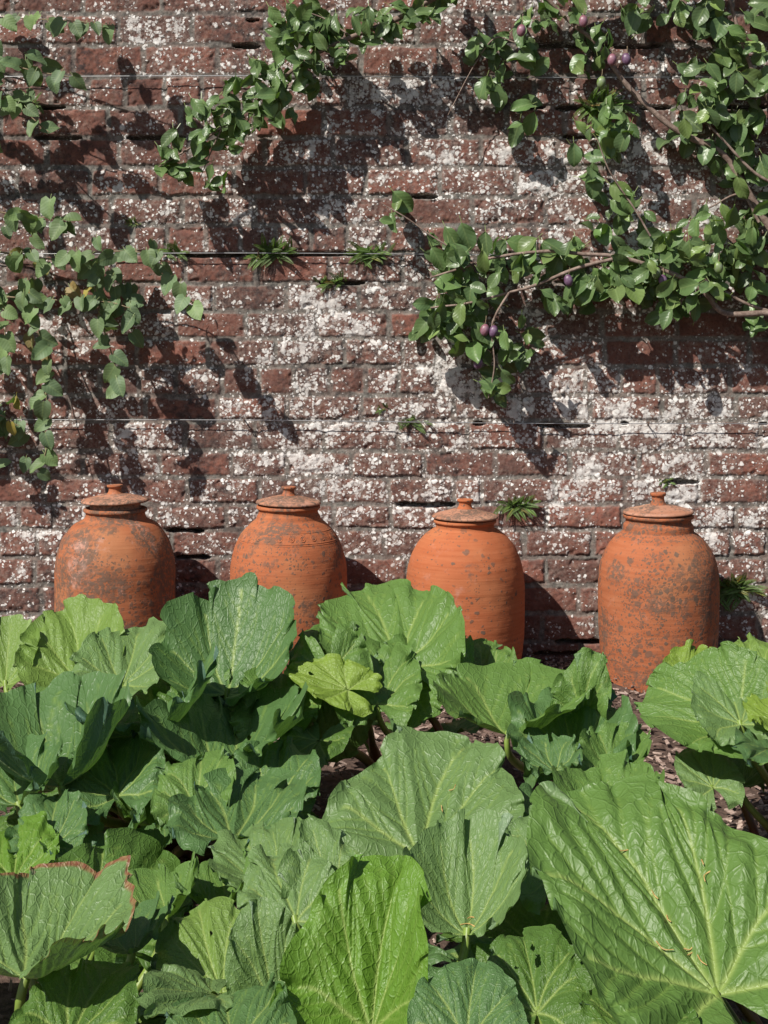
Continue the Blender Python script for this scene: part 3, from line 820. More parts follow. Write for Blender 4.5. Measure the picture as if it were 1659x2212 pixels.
# back left
place(pA, 172, 1476, 3.25, 150, 1302, 235, 1, col='l', cup=.30, fold=.25, ruf=.03, bend=-.2, label='pale yellow-green leaf')
place(pA, 10, 1480, 3.3, 22, 1330, 170, 2, col='l', cup=0.8, ruf=.035)
place(pA, 262, 1482, 3.10, 312, 1345, 215, 3, col='s', cup=0.3, ruf=.03, bend=-.3)
place(pA, 490, 1498, 3.05, 535, 1242, 310, 4, col='b', cup=1.0, fold=0.04, ruf=0.055, bend=-.15, hi=1.2, ratio=.9)
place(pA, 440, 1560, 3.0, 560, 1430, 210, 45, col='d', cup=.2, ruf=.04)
place(pA, 345, 1592, 2.85, 290, 1475, 340, 5, col='b', cup=0.85, fold=0.05, ruf=.065, bend=-0.4, hi=1.1)
place(pA, 478, 1668, 2.72, 545, 1520, 350, 6, col='b', cup=0.75, fold=0.05, ruf=.060, bend=-.4, hi=1.2, holes=((.12, .40, .035), (.2, .33, .03), (-.14, .38, .04), (.3, .25, .03), (.1, .55, .02)))
place(pA, 132, 1700, 2.62, 95, 1490, 360, 7, col='b', cup=1.15, fold=0.1, ruf=.075, bend=-.2, hi=1.2, hint=np.array([-.1, -.25, .95]))
place(pA, 340, 1792, 2.60, 350, 1655, 190, 8, col='g', cup=1.1, fold=0.08, ruf=.07, hint=np.array([0, -.2, 1]))
place(pA, 40, 1740, 2.6, 20, 1600, 230, 9, col='b', cup=0.85, ruf=.07, fold=0.05)
place(pL, 30, 1905, 2.35, 40, 1785, 210, 10, col='v', cup=0.2, ruf=.04, quilt=.018)
place(pL, 210, 1880, 2.4, 230, 1785, 220, 11, col='b', cup=0.7, ruf=.08)
place(pA, 335, 1850, 2.45, 315, 1785, 130, 12, col='b', cup=0.7, ruf=.05)
for (x_, y_, D_, a_, b_, w_, k_, c_) in [(420, 1500, 3.1, 425, 1400, 170, 61, 'g'), (600, 1560, 2.95, 625, 1440, 190, 62, 'g'), (215, 1600, 2.85, 175, 1500, 190, 63, 'b'),
                                       (255, 1720, 2.62, 245, 1610, 220, 64, 'b'), (590, 1740, 2.55, 610, 1610, 210, 65, 'b'), (420, 1740, 2.5, 440, 1640, 180, 66, 'g'), (110, 1830, 2.45, 120, 1720, 170, 67, 'b'),
                                       (70, 1600, 2.95, 70, 1480, 200, 68, 'g')]:
    place(pA, x_, y_, D_, a_, b_, w_, k_, col=c_, cup=.28, fold=.05, ruf=.055, bend=-.6)
# back centre
place(pB, 862, 1443, 3.12, 790, 1262, 305, 13, stalk_to=P(955, 1600, 3.02), col='g', cup=0.55, fold=0.03, ruf=0.04, bend=-0.8, hi=1.15, quilt=.014)
place(pB, 880, 1500, 3.05, 985, 1375, 215, 14, col='g', cup=.1, ruf=.05, bend=-.5)
place(pB, 710, 1470, 3.12, 715, 1350, 170, 15, col='d', cup=.1, ruf=.045)
place(pB, 815, 1520, 3.0, 820, 1400, 200, 16, col='g', cup=.2, ruf=.05)
place(pB, 712, 1440, 3.02, 745, 1640, 185, 17, sign=-1, col='g', cup=.05, fold=-.1, ruf=.035, bend=-1.1, label='drooping olive green leaf with a brown tip', scorch=.7, holes=((.05, .2, .02),))  # lower half of one leaf, its shade set as a duller green
place(pB, 752, 1490, 2.97, 618, 1448, 135, 70, col='y', cup=.12, fold=.05, ruf=.03, bend=-.4, label='bright yellow-green leaf with a small hole', holes=((.05, .6, .03),))  # upper half of the same leaf, sun glow painted as yellow-green
place(pB, 690, 1600, 2.85, 640, 1690, 150, 18, sign=-1, col='d', cup=.1, ruf=.04, bend=-.5)
# right of centre
place(pC, 1095, 1588, 2.82, 1150, 1425, 340, 19, col='g', cup=0.85, fold=0.05, ruf=.050, bend=-.3, hi=1.15, ratio=.85)
place(pC, 1245, 1660, 2.70, 1230, 1520, 275, 20, col='b', cup=.35, fold=.15, ruf=.075, bend=-.3, hi=1.1)
place(pC, 1255, 1560, 2.85, 1290, 1410, 130, 21, col='g', cup=.2, ruf=.05)
place(pC, 1200, 1665, 2.6, 1165, 1590, 130, 22, col='b', cup=.5, ruf=.09)
place(pC, 1320, 1665, 2.62, 1360, 1570, 150, 23, col='g', cup=0.5, ruf=.07)
place(pC, 1050, 1480, 3.1, 1030, 1380, 150, 24, col='g', cup=.1, ruf=.06)
place(pR, 1600, 1558, 2.70, 1390, 1490, 270, 25, col='g', cup=0.45, fold=.12, ruf=.04, bend=-0.9, hi=1.15, roll=-.25, ratio=.95)
place(pR, 1600, 1565, 2.66, 1560, 1448, 190, 26, col='s', cup=.15, ruf=.03, bend=-.2)
place(pR, 1485, 1490, 3.0, 1520, 1392, 130, 27, col='y', cup=.15, ruf=.06)
place(pR, 1640, 1480, 3.0, 1610, 1385, 150, 28, col='l', cup=.15, ruf=.06)
place(pR, 1690, 1560, 2.6, 1640, 1505, 130, 29, col='y', cup=.2, ruf=.07)
place(pR, 1660, 1620, 2.5, 1615, 1655, 130, 30, sign=-1, col='b', cup=.1, ruf=.05, bend=-.5)
place(pC, 1540, 1702, 2.65, 1490, 1615, 130, 31, col='s', cup=.1, ruf=.03)
place(pR, 1600, 1700, 2.75, 1560, 1640, 110, 32, col='d', cup=.4, ruf=.08)
# front centre
place(pF, 905, 1848, 2.28, 965, 1582, 430, 33, col='s', cup=.16, fold=.14, ruf=0.034, bend=-.25, hi=1.3, ratio=.85, key='broad')
place(pF, 1008, 2020, 2.02, 1030, 1770, 265, 34, col='s', cup=0.8, fold=0.15, ruf=.045, bend=-.1, hi=1.2, ratio=1.1, key='folded')
place(pF, 505, 1815, 2.35, 570, 1668, 285, 35, col='b', cup=0.35, fold=.1, ruf=.05, bend=-.2, hi=1.1)
place(pF, 715, 1975, 2.02, 680, 1755, 185, 36, col='s', cup=.08, ruf=.05, bend=-.35, hi=1.1, ratio=1.3, lobes=.10)
place(pF, 590, 1905, 2.15, 520, 1800, 215, 37, col='s', cup=0.5, ruf=.05, bend=-.4, key='grey')
place(pF, 640, 1990, 1.98, 590, 1850, 220, 38, col='s', cup=.1, ruf=.05, bend=-.3)
place(pF, 802, 2235, 1.62, 868, 1862, 320, 39, col='v', cup=.10, fold=.42, ruf=.045, bend=-.15, hi=1.4, ratio=1.2, quilt=.014, label='upright bright green leaf', hint=np.array([-.35, -.85, .35]))
place(pF, 478, 2142, 1.78, 420, 1962, 240, 40, col='l', cup=.05, fold=.05, ruf=.03, bend=-.35, hi=1.15, holes=((.1, .5, .02),))
place(pF, 470, 2150, 1.70, 330, 2200, 250, 41, sign=-1, col='s', cup=.05, ruf=.03, bend=-.4, hi=1.1)
place(pF, 590, 2175, 1.70, 560, 1940, 185, 42, col='s', cup=.08, ruf=.035, bend=-.3, hi=1.15, ratio=1.2, key='oval')
place(pF, 500, 2290, 1.52, 510, 2140, 300, 43, col='b', cup=.12, ruf=.04, bend=-.5, hi=1.15)
place(pF, 1010, 2265, 1.50, 1020, 2072, 260, 46, col='b', cup=.08, ruf=.025, bend=-.3, hi=1.2, ratio=.9)
# front left
place(pL, 52, 2112, 1.68, 205, 1872, 400, 47, col='s', cup=0.62, fold=0.05, ruf=.035, bend=-.1, hi=1.35, scorch=1.0, ratio=.95, label='leaf with a red-brown scorched margin', quilt=.014)
place(pL, 285, 2060, 1.85, 300, 1955, 190, 48, col='b', cup=0.8, ruf=.06)
place(pL, 360, 1985, 2.05, 330, 1880, 200, 49, col='g', cup=0.9, ruf=.05)
place(pF, 480, 1965, 2.1, 490, 1870, 190, 50, col='g', cup=1.0, fold=0.05, ruf=.06)
place(pL, 150, 2250, 1.6, 250, 2080, 260, 51, col='d', cup=.1, ruf=.03)
# front right
place(pG, 1550, 2150, 1.74, 1246, 1704, 610, 52, col='g', cup=0.22, fold=0.18, ruf=0.034, bend=-.25, hi=1.7, ratio=.98, roll=0.12, label='largest leaf, with straw bits along its ribs', key='giant', quilt=.016)
place(pG, 1190, 1900, 2.15, 1160, 1740, 190, 54, col='s', cup=.25, ruf=.06)
place(pG, 1330, 1800, 2.25, 1290, 1665, 230, 55, col='g', cup=0.6, fold=.2, ruf=.05)
place(pG, 1160, 2190, 1.75, 1140, 2010, 230, 56, col='d', cup=.05, ruf=.03, holes=((.1, .5, .04), (.15, .35, .035), (.05, .65, .03), (-.2, .4, .03)))
place(pG, 1390, 2260, 1.66, 1350, 2120, 250, 57, col='d', cup=.1, ruf=.03, bend=-.4)
place(pG, 1200, 1790, 2.35, 1190, 1700, 160, 58, col='b', cup=0.6, ruf=.07)

# lower leaves of each plant, shade painted in by the darker greens
rf = random.Random(99)
def fill(pl, n, z0, z1, r0, r1, size, ang=(0, 6.283)):
    for i in range(n):
        a = rf.uniform(*ang); r = rf.uniform(r0, r1)
        B = pl['c'] + np.array([r * math.cos(a), r * math.sin(a), rf.uniform(z0, z1)])
        M = np.array([math.cos(a), math.sin(a), rf.uniform(-.25, .25)])
        s = rf.uniform(*size)
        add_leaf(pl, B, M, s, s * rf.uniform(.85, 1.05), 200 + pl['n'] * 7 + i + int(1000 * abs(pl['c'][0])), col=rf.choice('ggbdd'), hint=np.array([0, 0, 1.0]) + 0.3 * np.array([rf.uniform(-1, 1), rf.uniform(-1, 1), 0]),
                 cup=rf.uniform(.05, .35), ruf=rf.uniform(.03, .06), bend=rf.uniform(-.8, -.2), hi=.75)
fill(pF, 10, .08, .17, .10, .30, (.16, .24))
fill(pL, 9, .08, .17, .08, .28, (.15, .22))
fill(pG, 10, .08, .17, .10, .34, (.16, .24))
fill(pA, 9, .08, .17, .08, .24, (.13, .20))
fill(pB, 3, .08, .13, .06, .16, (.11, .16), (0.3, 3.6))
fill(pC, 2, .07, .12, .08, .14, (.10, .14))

# withered stalks lying at the foot of the left plant
for i in range(9):
    x0 = rf.uniform(-.62, -.36); y0 = rf.uniform(-2.0, -1.75); a = rf.uniform(-.5, .5); L = rf.uniform(.16, .3)
    pth = catmull([np.array([x0, y0, .02]), np.array([x0 + L * .5 * math.cos(a), y0 + L * .5 * math.sin(a), .03 + rf.random() * .03]), np.array([x0 + L * math.cos(a), y0 + L * math.sin(a), .018])], 6)
    v, q = tube(pth, .007, .005, 8, flat=.6)
    mk('withered_stalk', v - pA['c'], q, M_SHRIVEL, pA['root'])

# straw-coloured bits lying on the leaves
def litter(key, spots, label, group):
    for kx, w, uv, Nn in LEAFS:
        if kx != key: continue
        for ux, uy in spots:
            i = np.argmin(np.hypot(uv[:, 0] - ux, uv[:, 1] - uy)); p = w[i] + Nn * 0.0022
            a = rf.uniform(0, 6.28); e1 = nrm(np.cross(Nn, [math.cos(a), math.sin(a), .3])); e2 = np.cross(Nn, e1)
            L = rf.uniform(.004, .013)
            pth = catmull([p - e1 * L + Nn * .001, p + e2 * L * rf.uniform(-.5, .3), p + e1 * L + Nn * .002], 5)
            v, q = tube(pth, .0010, .0006, 6, jitter=.5)
            tag(mk('straw_bit', v - p, q, M_STRAW, None, True, None, tuple(p)), label, 'plant litter', group)
litter('giant', [(0, .18), (.01, .2), (0, .32), (.005, .42), (0, .62), (-.12, .22), (.3, .42), (.28, .36), (.02, .12)],
       'straw-coloured curl lying on the largest rhubarb leaf', 'straw bits on the largest leaf')
litter('broad', [(.1, .35), (.14, .52)], 'straw-coloured curl on the broad pale leaf in the middle of the bed', 'straw bits on the broad pale leaf')
litter('folded', [(0, .12), (.02, .2)], 'straw-coloured curl in the fold of the narrow leaf left of the largest', 'straw bits in the folded leaf')
litter('grey', [(.1, .3), (.12, .33)], 'straw-coloured curl on the grey-green leaf behind the bright upright leaf', 'straw bits on the grey-green leaf')
litter('oval', [(-.1, .15)], 'single straw-coloured curl on the oval leaf beside the bright upright leaf', None)

# ------------------------------------------------------------------ small-leaved climbers on the wall
class Cloud:
    def __init__(self): self.g = Geo()
    def leaf(self, p, d, hint, L, Wd, col, shape='plum', fold=.25, curl=-.4, wave=.06, rs=RNG):
        d = nrm(d); Nn = nrm(hint - np.dot(hint, d) * d); S = np.cross(d, Nn)
        ys = np.array([0, .10, .24, .42, .60, .76, .90, 1.0])
        if shape == 'plum': ws = np.array([.05, .42, .78, 1.0, .98, .78, .42, .03])
        elif shape == 'heart': ws = np.array([.45, .92, 1.05, 1.0, .86, .60, .28, .02])
        else: ws = np.array([.04, .40, .80, 1.0, .92, .66, .32, .02])
        xs_ = np.array([-1, -.5, 0, .5, 1])
        Yl, Xl = np.meshgrid(ys, xs_, indexing='ij')
        x = Xl * ws[:, None] * .5
        y = Yl.copy()
        if shape == 'heart': y = y - .10 * (np.abs(Xl)) * (1 - Yl) ** 3 * 1.4
        z = fold * np.abs(x) * rs.uniform(.4, 1.4) + wave * np.sin(Yl * rs.uniform(6, 11) + Xl * 2 + rs.uniform(0, 6)) * np.abs(Xl)
        k = curl * rs.uniform(.2, 1.6); a = k * y
        if abs(k) < .02: yb, zb = y, z
        else: yb = np.sin(a) * (1 / k - z * L / L); zb = 1 / k - (1 / k - z) * np.cos(a)
        v = p + (x * Wd)[..., None] * S + (yb * L)[..., None] * d + (zb * L)[..., None] * Nn
        col = np.array(col) * rs.uniform(.6, 1.4)
        c = np.tile(np.append(col, 1.0), (40, 1))
        self.g.add(v.reshape(-1, 3), gridquads(8, 5)[:, ::-1], tint=c, luv=np.stack([Xl * ws[:, None], Yl, 0 * Yl], -1).reshape(-1, 3))
        # leaf stalk: thin strip
        s = p - d * L * .22 + np.array([0, .004, .004])
        t_ = S * .0009
        self.g.add([s - t_, s + t_, p + t_, p - t_], np.array([[0, 1, 2, 3]]), tint=np.tile([.20, .25, .09, 1], (4, 1)), luv=np.tile([.9, 0, 0], (4, 1)))
    def cluster(self, cx, cy, rx, ry, n, o0, o1, cols, L=(.038, .090), asp=.62, shape='plum', droop=.7, D0=None, k=.50):
        for i in range(max(1, int(n * k + .5))):
            r = math.sqrt(RNG.random()); a = RNG.uniform(0, 6.283)
            p = W(cx + rx * r * math.cos(a), cy + ry * r * math.sin(a), RNG.uniform(o0, o1))
            d = np.array([RNG.normal(0, .75), RNG.normal(-.25, .4), -droop + RNG.normal(0, .6)])
            h = np.array([RNG.normal(-.25, .65), -1.0, RNG.normal(.5, .6)])
            ln = RNG.uniform(*L)
            # p is the middle of the leaf
            self.leaf(p - nrm(d) * ln * .5, d, h, ln, ln * asp * RNG.uniform(.85, 1.15), cols[RNG.integers(len(cols))], shape)
    def along(self, pts, step, spread, o, cols, L, asp, shape, droop=.7, every=1.0):
        """leaves hung along a stem given in photo pixels"""
        pth = catmull([np.array([p[0], p[1], 0.0]) for p in pts], 10)
        s = np.concatenate([[0], np.cumsum(np.linalg.norm(np.diff(pth, axis=0), axis=1))])
        for k, t_ in enumerate(np.arange(step * .3, s[-1], step)):
            px_ = np.interp(t_, s, pth[:, 0]); py_ = np.interp(t_, s, pth[:, 1])
            sd = 1 if k % 2 else -1
            p = W(px_ + RNG.normal(0, spread), py_ + RNG.normal(0, spread), o + RNG.uniform(-.02, .02))
            d = np.array([sd * .6 + RNG.normal(0, .35), RNG.normal(-.25, .25), -droop + RNG.normal(0, .35)])
            h = np.array([RNG.normal(-.2, .35), -1.0, RNG.normal(.5, .35)])
            ln = RNG.uniform(*L)
            self.leaf(p, d, h, ln, ln * asp * RNG.uniform(.88, 1.12), cols[RNG.integers(len(cols))], shape)

def stem(name, pts, r0, r1, mat, parent, o=.1, o1=None, sides=7):
    n = len(pts); o1 = o if o1 is None else o1
    wp = [W(p[0], p[1], o + (o1 - o) * i / (n - 1)) for i, p in enumerate(pts)]
    pth = catmull(wp, 8)
    v, q = tube(pth, r0, r1, sides, jitter=.18)
    return mk(name, v - np.array(parent.location), q, mat, parent)

# plum tree trained on the wall, trunk just beyond the right edge
tx = (1745 - 829.5) * MM
plum = empty('plum_tree', (tx, -0.12, 0), 'plum tree trained flat on the wall at the upper right, with purple and green plums', 'tree')
v, q = tube(catmull([np.array([tx, -.12, -.05]), np.array([tx + .02, -.11, .5]), np.array([tx - .03, -.10, 1.1]), np.array([tx, -.10, 1.7]), np.array([tx + .03, -.10, 2.45])], 12), .045, .022, 12, jitter=.12)
mk('trunk', v - np.array(plum.location), q, M_BARK, plum)
br = [([(1745, 620), (1659, 485), (1600, 390), (1560, 332), (1455, 277), (1355, 185), (1290, 95), (1235, 50), (1150, -40), (1080, -140)], .013, .004, .07),
      ([(1745, 690), (1659, 677), (1565, 676), (1520, 630), (1450, 590), (1340, 556), (1260, 549), (1180, 543), (1070, 556), (1010, 575), (930, 600)], .010, .003, .10),
      ([(1659, 672), (1600, 650), (1540, 612)], .006, .003, .08),
      ([(1340, 556), (1245, 580), (1160, 615), (1100, 632), (1010, 655), (930, 665)], .006, .003, .11),
      ([(1100, 632), (1072, 678), (1062, 715), (1068, 790), (1055, 860)], .004, .0015, .12),
      ([(1020, 565), (965, 530), (925, 505), (880, 472), (825, 440)], .0035, .0015, .09),
      ([(1405, 510), (1370, 450), (1318, 372), (1290, 300)], .0035, .0015, .09),
      ([(1130, 30), (1120, 90), (1070, 82), (1025, 140), (968, 248)], .003, .0012, .06),
      ([(1640, 480), (1600, 420), (1530, 450)], .005, .002, .06),
      ([(1745, 300), (1650, 200), (1600, 80), (1560, -60)], .009, .004, .09),
      ([(1745, 420), (1640, 380), (1560, 300), (1500, 240)], .006, .002, .09)]
for pts, r0, r1, o_ in br: stem('branch', pts, r0, r1 * 1.1, M_BARK, plum, o_ + (.015 if r0 > .012 else .04))
G1 = [(.050, .115, .024), (.066, .142, .028), (.040, .095, .026), (.085, .172, .036), (.140, .215, .036), (.045, .105, .034)]
c = Cloud()
for a in [(1585, 60, 90, 80, 46, .06, .18), (1480, 10, 110, 40, 22, .06, .16), (1590, 190, 80, 100, 50, .06, .18), (1510, 215, 55, 80, 24, .06, .16), (1600, 330, 70, 80, 38, .06, .17),
          (1535, 280, 50, 50, 16, .06, .14), (1625, 420, 40, 60, 16, .05, .15), (1470, 300, 40, 20, 6, .06, .12),
          (1200, 30, 80, 50, 24, .06, .15), (1150, 95, 40, 60, 14, .06, .14), (1050, 110, 55, 30, 13, .07, .14), (1062, 180, 35, 60, 16, .07, .14), (1128, 255, 28, 40, 8, .07, .12),
          (1285, 120, 50, 60, 20, .06, .15), (1310, 255, 60, 50, 20, .06, .14), (1330, 300, 45, 40, 12, .07, .14), (1270, 345, 40, 40, 8, .06, .12), (1310, 400, 50, 40, 9, .07, .12), (1390, 40, 40, 30, 8, .06, .12),
          (1350, 470, 60, 40, 10, .08, .14), (1290, 480, 40, 30, 6, .08, .14),
          (1550, 520, 110, 70, 62, .06, .19), (1480, 600, 130, 80, 84, .07, .20), (1600, 590, 60, 60, 24, .07, .18), (1410, 540, 80, 60, 34, .08, .18), (1420, 660, 60, 40, 14, .08, .18), (1620, 690, 30, 30, 7, .05, .1),
          (1320, 600, 90, 50, 40, .09, .18), (1230, 620, 80, 50, 34, .09, .18), (1180, 560, 70, 35, 18, .09, .16), (1090, 560, 70, 50, 24, .08, .16), (1000, 590, 75, 60, 40, .09, .18), (1020, 655, 70, 40, 26, .09, .18),
          (935, 690, 55, 60, 36, .09, .18), (1010, 720, 50, 50, 20, .09, .17), (1120, 740, 45, 60, 18, .10, .18), (1080, 790, 45, 60, 14, .10, .18), (1055, 850, 38, 22, 9, .11, .17), (960, 520, 50, 40, 8, .07, .12),
          (850, 455, 38, 30, 7, .08, .11), (1380, 600, 60, 50, 20, .08, .18), (1240, 545, 60, 30, 10, .09, .15)]:
    c.cluster(*a, G1)
    c.cluster(*a[:4], a[4] * .5, .015, .07, [(.030, .070, .018), (.038, .085, .022), (.026, .060, .020)])  # inner leaves by the wall, their shade painted as darker greens
# foliage above the picture that shades the top right
for a in [(1500, -90, 200, 70, 50, .06, .25), (1250, -80, 120, 60, 18, .08, .2), (1760, 200, 80, 300, 80, .06, .2), (1760, 560, 80, 150, 50, .06, .2)]:
    c.cluster(*a, G1)
o = c.g.build('crown', M_PLUMLEAF, None, True)
o.parent = plum; o.location = -Vector(plum.location)
def fruit(px, py, off, col, s=.017):
    p = W(px, py, off)
    n, m = 14, 20; th = np.linspace(.02, math.pi - .02, n); a = np.linspace(0, 2 * math.pi, m, endpoint=False)
    T, A = np.meshgrid(th, a, indexing='ij')
    r = np.sin(T) * (1 - .10 * np.exp(-(A - math.pi * 1.4) ** 2 / .05))
    v = np.stack([s * .82 * r * np.cos(A), s * .82 * r * np.sin(A), s * 1.12 * np.cos(T)], -1).reshape(-1, 3)
    tl = random.uniform(-.25, .25); v = v @ np.array([[math.cos(tl), 0, math.sin(tl)], [0, 1, 0], [-math.sin(tl), 0, math.cos(tl)]])
    o = mk('plum', v, gridquads(n, m, True)[:, ::-1], M_PLUM, plum)
    o.location = Vector(p) - Vector(plum.location); o.color = (*col, 1)
    pth = catmull([p + np.array([0, 0, s]), p + np.array([.004, .01, s + .012]), p + np.array([.006, .02, s + .026])], 4)
    vv, qq = tube(pth, .001, .001, 5)
    mk('fruit_stalk', vv - p, qq, M_TWIG, o)
PU, PK, GN = (.105, .045, .095), (.20, .075, .095), (.13, .20, .05)
for px_, py_, cl in [(1066, 716, PU), (1047, 713, PK), (1033, 784, PU), (1228, 606, PU), (1353, 128, PU), (1322, 129, PK), (1260, 46, PK), (1126, 66, PK), (1432, 606, PU),
                     (1418, 590, GN), (1299, 178, GN), (1552, 578, GN)]:
    fruit(px_, py_, .165, cl, .0165)

# second plum limb across the top (another tree rooted off to the right, above)
tx2 = (-700 - 829.5) * MM
t2 = empty('fruit_tree', ((2250 - 829.5) * MM, -0.2, 0), 'dark glossy leafed limb of a wall-trained fruit tree crossing the top centre', 'tree')
lx = t2.location.x
v, q = tube(catmull([np.array([lx, -.2, -.05]), np.array([lx - .03, -.2, .9]), np.array([lx + .03, -.2, 1.8]), np.array([lx, -.2, 2.5])], 10), .05, .03, 12, jitter=.12)
mk('trunk', v - np.array(t2.location), q, M_BARK, t2)
for pts, r0, r1 in [([(2250, -150), (1900, -130), (1500, -150), (1150, -90), (960, -15), (860, 40), (760, 80), (660, 130), (560, 215), (480, 275), (410, 320), (335, 365)], .014, .002),
                    ([(700, 110), (650, 60), (600, 5), (570, -70)], .005, .002), ([(480, 275), (455, 330), (430, 390)], .003, .001), ([(760, 80), (700, 40), (640, 20)], .003, .0015)]:
    stem('branch', pts, r0, r1, M_BARK, t2, .14)
G2 = [(.034, .085, .020), (.045, .105, .022), (.062, .130, .028), (.028, .070, .020), (.085, .160, .035)]
c = Cloud()
for a in [(930, 5, 60, 40, 20, .10, .2), (860, 45, 55, 35, 20, .10, .2), (780, 60, 60, 40, 24, .10, .2), (700, 100, 60, 55, 30, .10, .2), (640, 150, 60, 60, 32, .10, .2), (570, 190, 60, 55, 36, .10, .2),
          (510, 240, 60, 55, 36, .10, .2), (450, 260, 50, 40, 22, .10, .2), (400, 320, 50, 35, 14, .11, .18), (355, 350, 40, 25, 8, .11, .17), (430, 365, 45, 40, 10, .11, .18), (470, 395, 30, 20, 5, .11, .16),
          (640, 40, 60, 50, 18, .10, .18), (610, 90, 40, 40, 10, .10, .18), (680, 70, 50, 40, 14, .1, .18), (600, 250, 50, 25, 10, .1, .18), (500, 310, 40, 20, 8, .1, .18), (980, -60, 90, 50, 26, .1, .25)]:
    c.cluster(*a, G2, k=.85, L=(.044, .080), asp=.55, shape='oval', droop=.45)
o = c.g.build('crown', M_PLUMLEAF, None, True); o.parent = t2; o.location = -Vector(t2.location)

# left climber
vx = (-260 - 829.5) * MM
vine = empty('climbing_vine', (vx, -0.08, 0), 'climbing vine at the left edge with round grey-green leaves and a few yellowed ones', 'vine')
v, q = tube(catmull([np.array([vx, -.08, -.05]), np.array([vx + .04, -.07, .6]), np.array([vx - .03, -.08, 1.3]), np.array([vx + .02, -.1, 2.4])], 12), .022, .012, 9, jitter=.15)
mk('main_stem', v - np.array(vine.location), q, M_BARK, vine)
GV = [(.070, .125, .060), (.090, .155, .070), (.055, .100, .055), (.120, .190, .075)]
GD = [(.042, .080, .045), (.055, .10, .050), (.070, .120, .058)]
GL = [(.13, .21, .07), (.16, .25, .08), (.10, .17, .07)]
GY = [(.38, .26, .03), (.30, .14, .04), (.22, .10, .04)]
c = Cloud()
strings = [([(-260, -30), (-60, 30), (60, 40), (150, 45), (245, 55)], GV + GL, .20), ([(-260, 60), (-40, 115), (60, 150), (165, 168)], GV, .20), ([(-260, 160), (-20, 200), (50, 240), (105, 285)], GL + GV, .2),
           ([(-260, 420), (-20, 455), (60, 470), (110, 470), (155, 485)], GV + GL, .2), ([(-260, 520), (0, 545), (120, 560), (210, 545), (300, 545), (350, 565), (380, 605), (400, 640), (438, 668)], GV + GL, .22),
           ([(-200, 600), (10, 640), (60, 640), (140, 650), (230, 652), (280, 665)], GL + GV, .2), ([(230, 600), (280, 690), (290, 720)], GV + GD, .18), ([(200, 590), (215, 680), (240, 760), (262, 845)], GV + GD, .2),
           ([(-60, 560), (5, 660), (10, 740), (8, 820)], GL, .22), ([(60, 600), (75, 690), (95, 760), (100, 860), (105, 940), (85, 1030)], GL + GV, .2), ([(-200, 860), (-20, 890), (40, 920)], GD + GY, .12)]
for pts, cl, o_ in strings:
    stem('vine_stem', pts, .0030, .0014, M_TWIG, vine, .10, o_)
    c.along(pts, 25, 5, o_, cl, (.040, .062), .80, 'heart', droop=.75)
for a in [(110, 490, 70, 40, 14, .1, .24, GV + GL), (60, 510, 50, 45, 8, .1, .22, GD), (210, 560, 60, 40, 16, .08, .2, GD + GV), (300, 560, 70, 40, 12, .08, .2, GD), (230, 620, 70, 50, 24, .05, .16, GD), (255, 670, 50, 40, 14, .05, .16, GD + GV),
          (80, 560, 60, 30, 7, .05, .12, GY), (200, 610, 50, 40, 6, .05, .12, GY), (90, 640, 60, 40, 8, .03, .10, GD), (20, 900, 40, 50, 18, .05, .12, GD + GY), (25, 960, 30, 40, 10, .04, .1, GD), (40, 1000, 40, 30, 6, .05, .1, GD),
          (60, 640, 10, 10, 1, .1, .12, GY), (70, 735, 8, 8, 1, .15, .16, GY), (98, 765, 10, 10, 2, .18, .2, GY), (40, 215, 40, 40, 8, .08, .2, GV + GL), (90, 150, 60, 30, 8, .1, .2, GV),
          (-120, 100, 120, 200, 40, .1, .35, GV), (-60, 330, 60, 80, 14, .1, .3, GV), (20, -70, 140, 50, 24, .15, .32, GV), (-130, 560, 110, 160, 44, .08, .3, GV), (-110, 850, 90, 130, 40, .06, .25, GV), (200, -60, 60, 40, 8, .2, .35, GV)]:
    c.cluster(*a[:7], a[7], k=.33, L=(.040, .066), asp=.78, shape='heart', droop=.65)
o = c.g.build('foliage', M_VINELEAF, None, True); o.parent = vine; o.location = -Vector(vine.location)

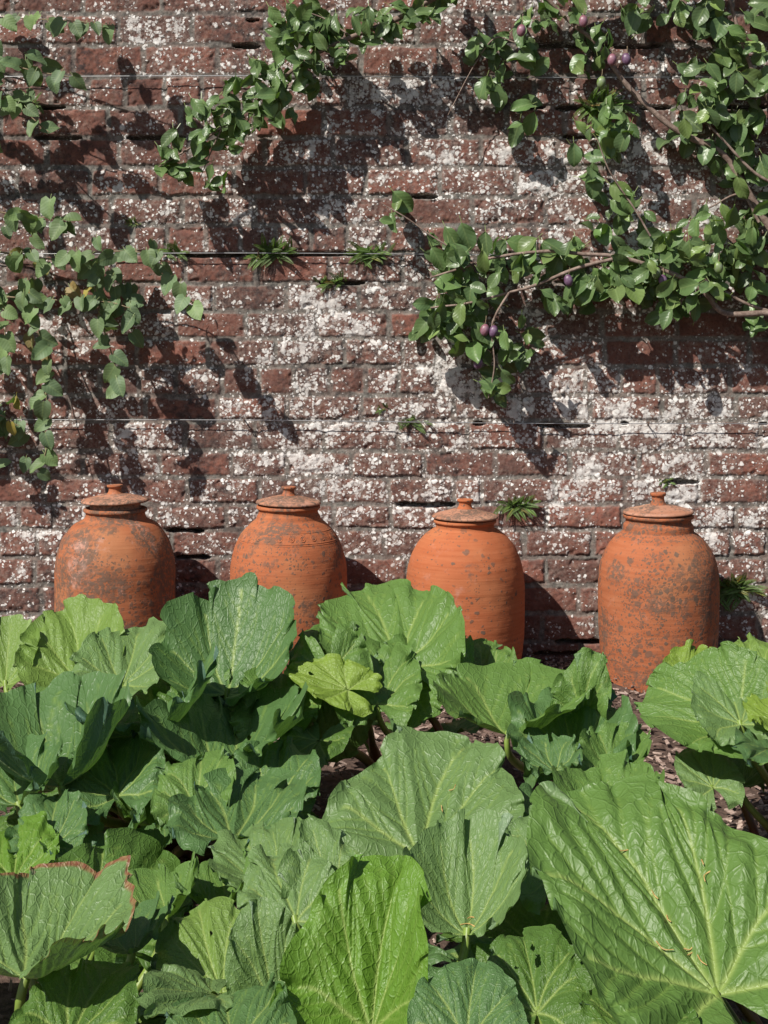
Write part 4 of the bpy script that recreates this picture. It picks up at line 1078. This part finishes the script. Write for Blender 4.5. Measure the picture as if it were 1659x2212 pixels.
# ------------------------------------------------------------------ small ferns rooted in the joints
def fern(px, py, size, n, label, down=.2):
    g = Geo(); base = W(px, py, .0)
    for i in range(int(n * 2.2)):
        a = RNG.uniform(-2.3, 2.3); L = size * RNG.uniform(.35, 1.1)
        d0 = nrm([math.sin(a) * .8, -.5, math.cos(a) * .9 - down])
        pts = []; p = base + np.array([RNG.normal(0, size * .32), -.002, RNG.normal(0, .003)]); d = d0
        for s in range(9):
            pts.append(p.copy()); p = p + d * L / 8; d = nrm(d + np.array([0, -.01, -.06]))
        pts = np.array(pts); col = np.array([.075, .15, .025]) * RNG.uniform(.5, 1.5) + np.array([.02, .02, 0]) * RNG.random() + (np.array([.09, .0, .0]) if RNG.random() < .14 else 0)
        v, q = tube(pts, .0007, .0004, 3)
        g.add(v, q, tint=np.tile([.06, .04, .02, 1], (len(v), 1)), luv=np.tile([.9, 0, 0], (len(v), 1)))
        for s in np.linspace(.12, 1, int(10 + L * 130)):
            pc = np.array([np.interp(s * 8, np.arange(9), pts[:, k]) for k in range(3)])
            tdir = nrm(pts[min(8, int(s * 8) + 1) if s < 1 else 8] - pts[max(0, int(s * 8) - (1 if s == 1 else 0))] + 1e-6)
            sd = nrm(np.cross(tdir, [0, -1, .5])); wl = L * .10 * math.sin(math.pi * min(1, .15 + s * .85)) ** .7 + .001
            for sg in (-1, 1):
                e = pc + sg * sd * wl + tdir * wl * .25; h = tdir * wl * .36
                g.add([pc - h * .5, pc + sg * sd * wl * .5 - h, e, pc + sg * sd * wl * .5 + h], np.array([[0, 1, 2, 3]]), tint=np.tile(np.append(col, 1), (4, 1)), luv=np.tile([.5, .5, 0], (4, 1)))
    v = np.concatenate(g.v) - base
    o = mk('wall_fern', v, g.q[0] if False else [tuple(r) for q in g.q for r in q], M_FERN, None, True, {k: np.concatenate(a) for k, a in g.at.items()}, tuple(base))
    tag(o, label, 'fern', 'small ferns rooted in the wall joints')
fern(588, 548, .075, 22, 'bushy little fern on the middle wire, between vine and the centre of the wall')
fern(806, 548, .070, 20, 'upright little fern on the middle wire, just right of the wall centre')
fern(722, 612, .055, 12, 'flat little fern in the joint just below the middle wire')
fern(372, 546, .060, 10, 'thin little fern on the middle wire behind the vine leaves')
fern(890, 912, .050, 12, 'tiny fern on the lower wire above the plain pot', .4)
fern(1118, 1092, .060, 20, 'pale green fern right of the plain pot lid')
fern(1585, 1272, .085, 30, 'dark bushy fern low on the wall at the right of the spotted pot')
fern(1295, 228, .085, 18, 'fern behind the plum branch in the upper right')
fern(52, 222, .060, 14, 'fern half hidden by vine leaves at the upper left')
fern(286, 482, .028, 7, 'tiny moss-like fern tuft above the vine on the left')
fern(1440, 1040, .030, 7, 'tiny brownish fern tuft above the spotted pot')
fern(836, 882, .028, 6, 'tiny fern sprig a little above the lower wire')
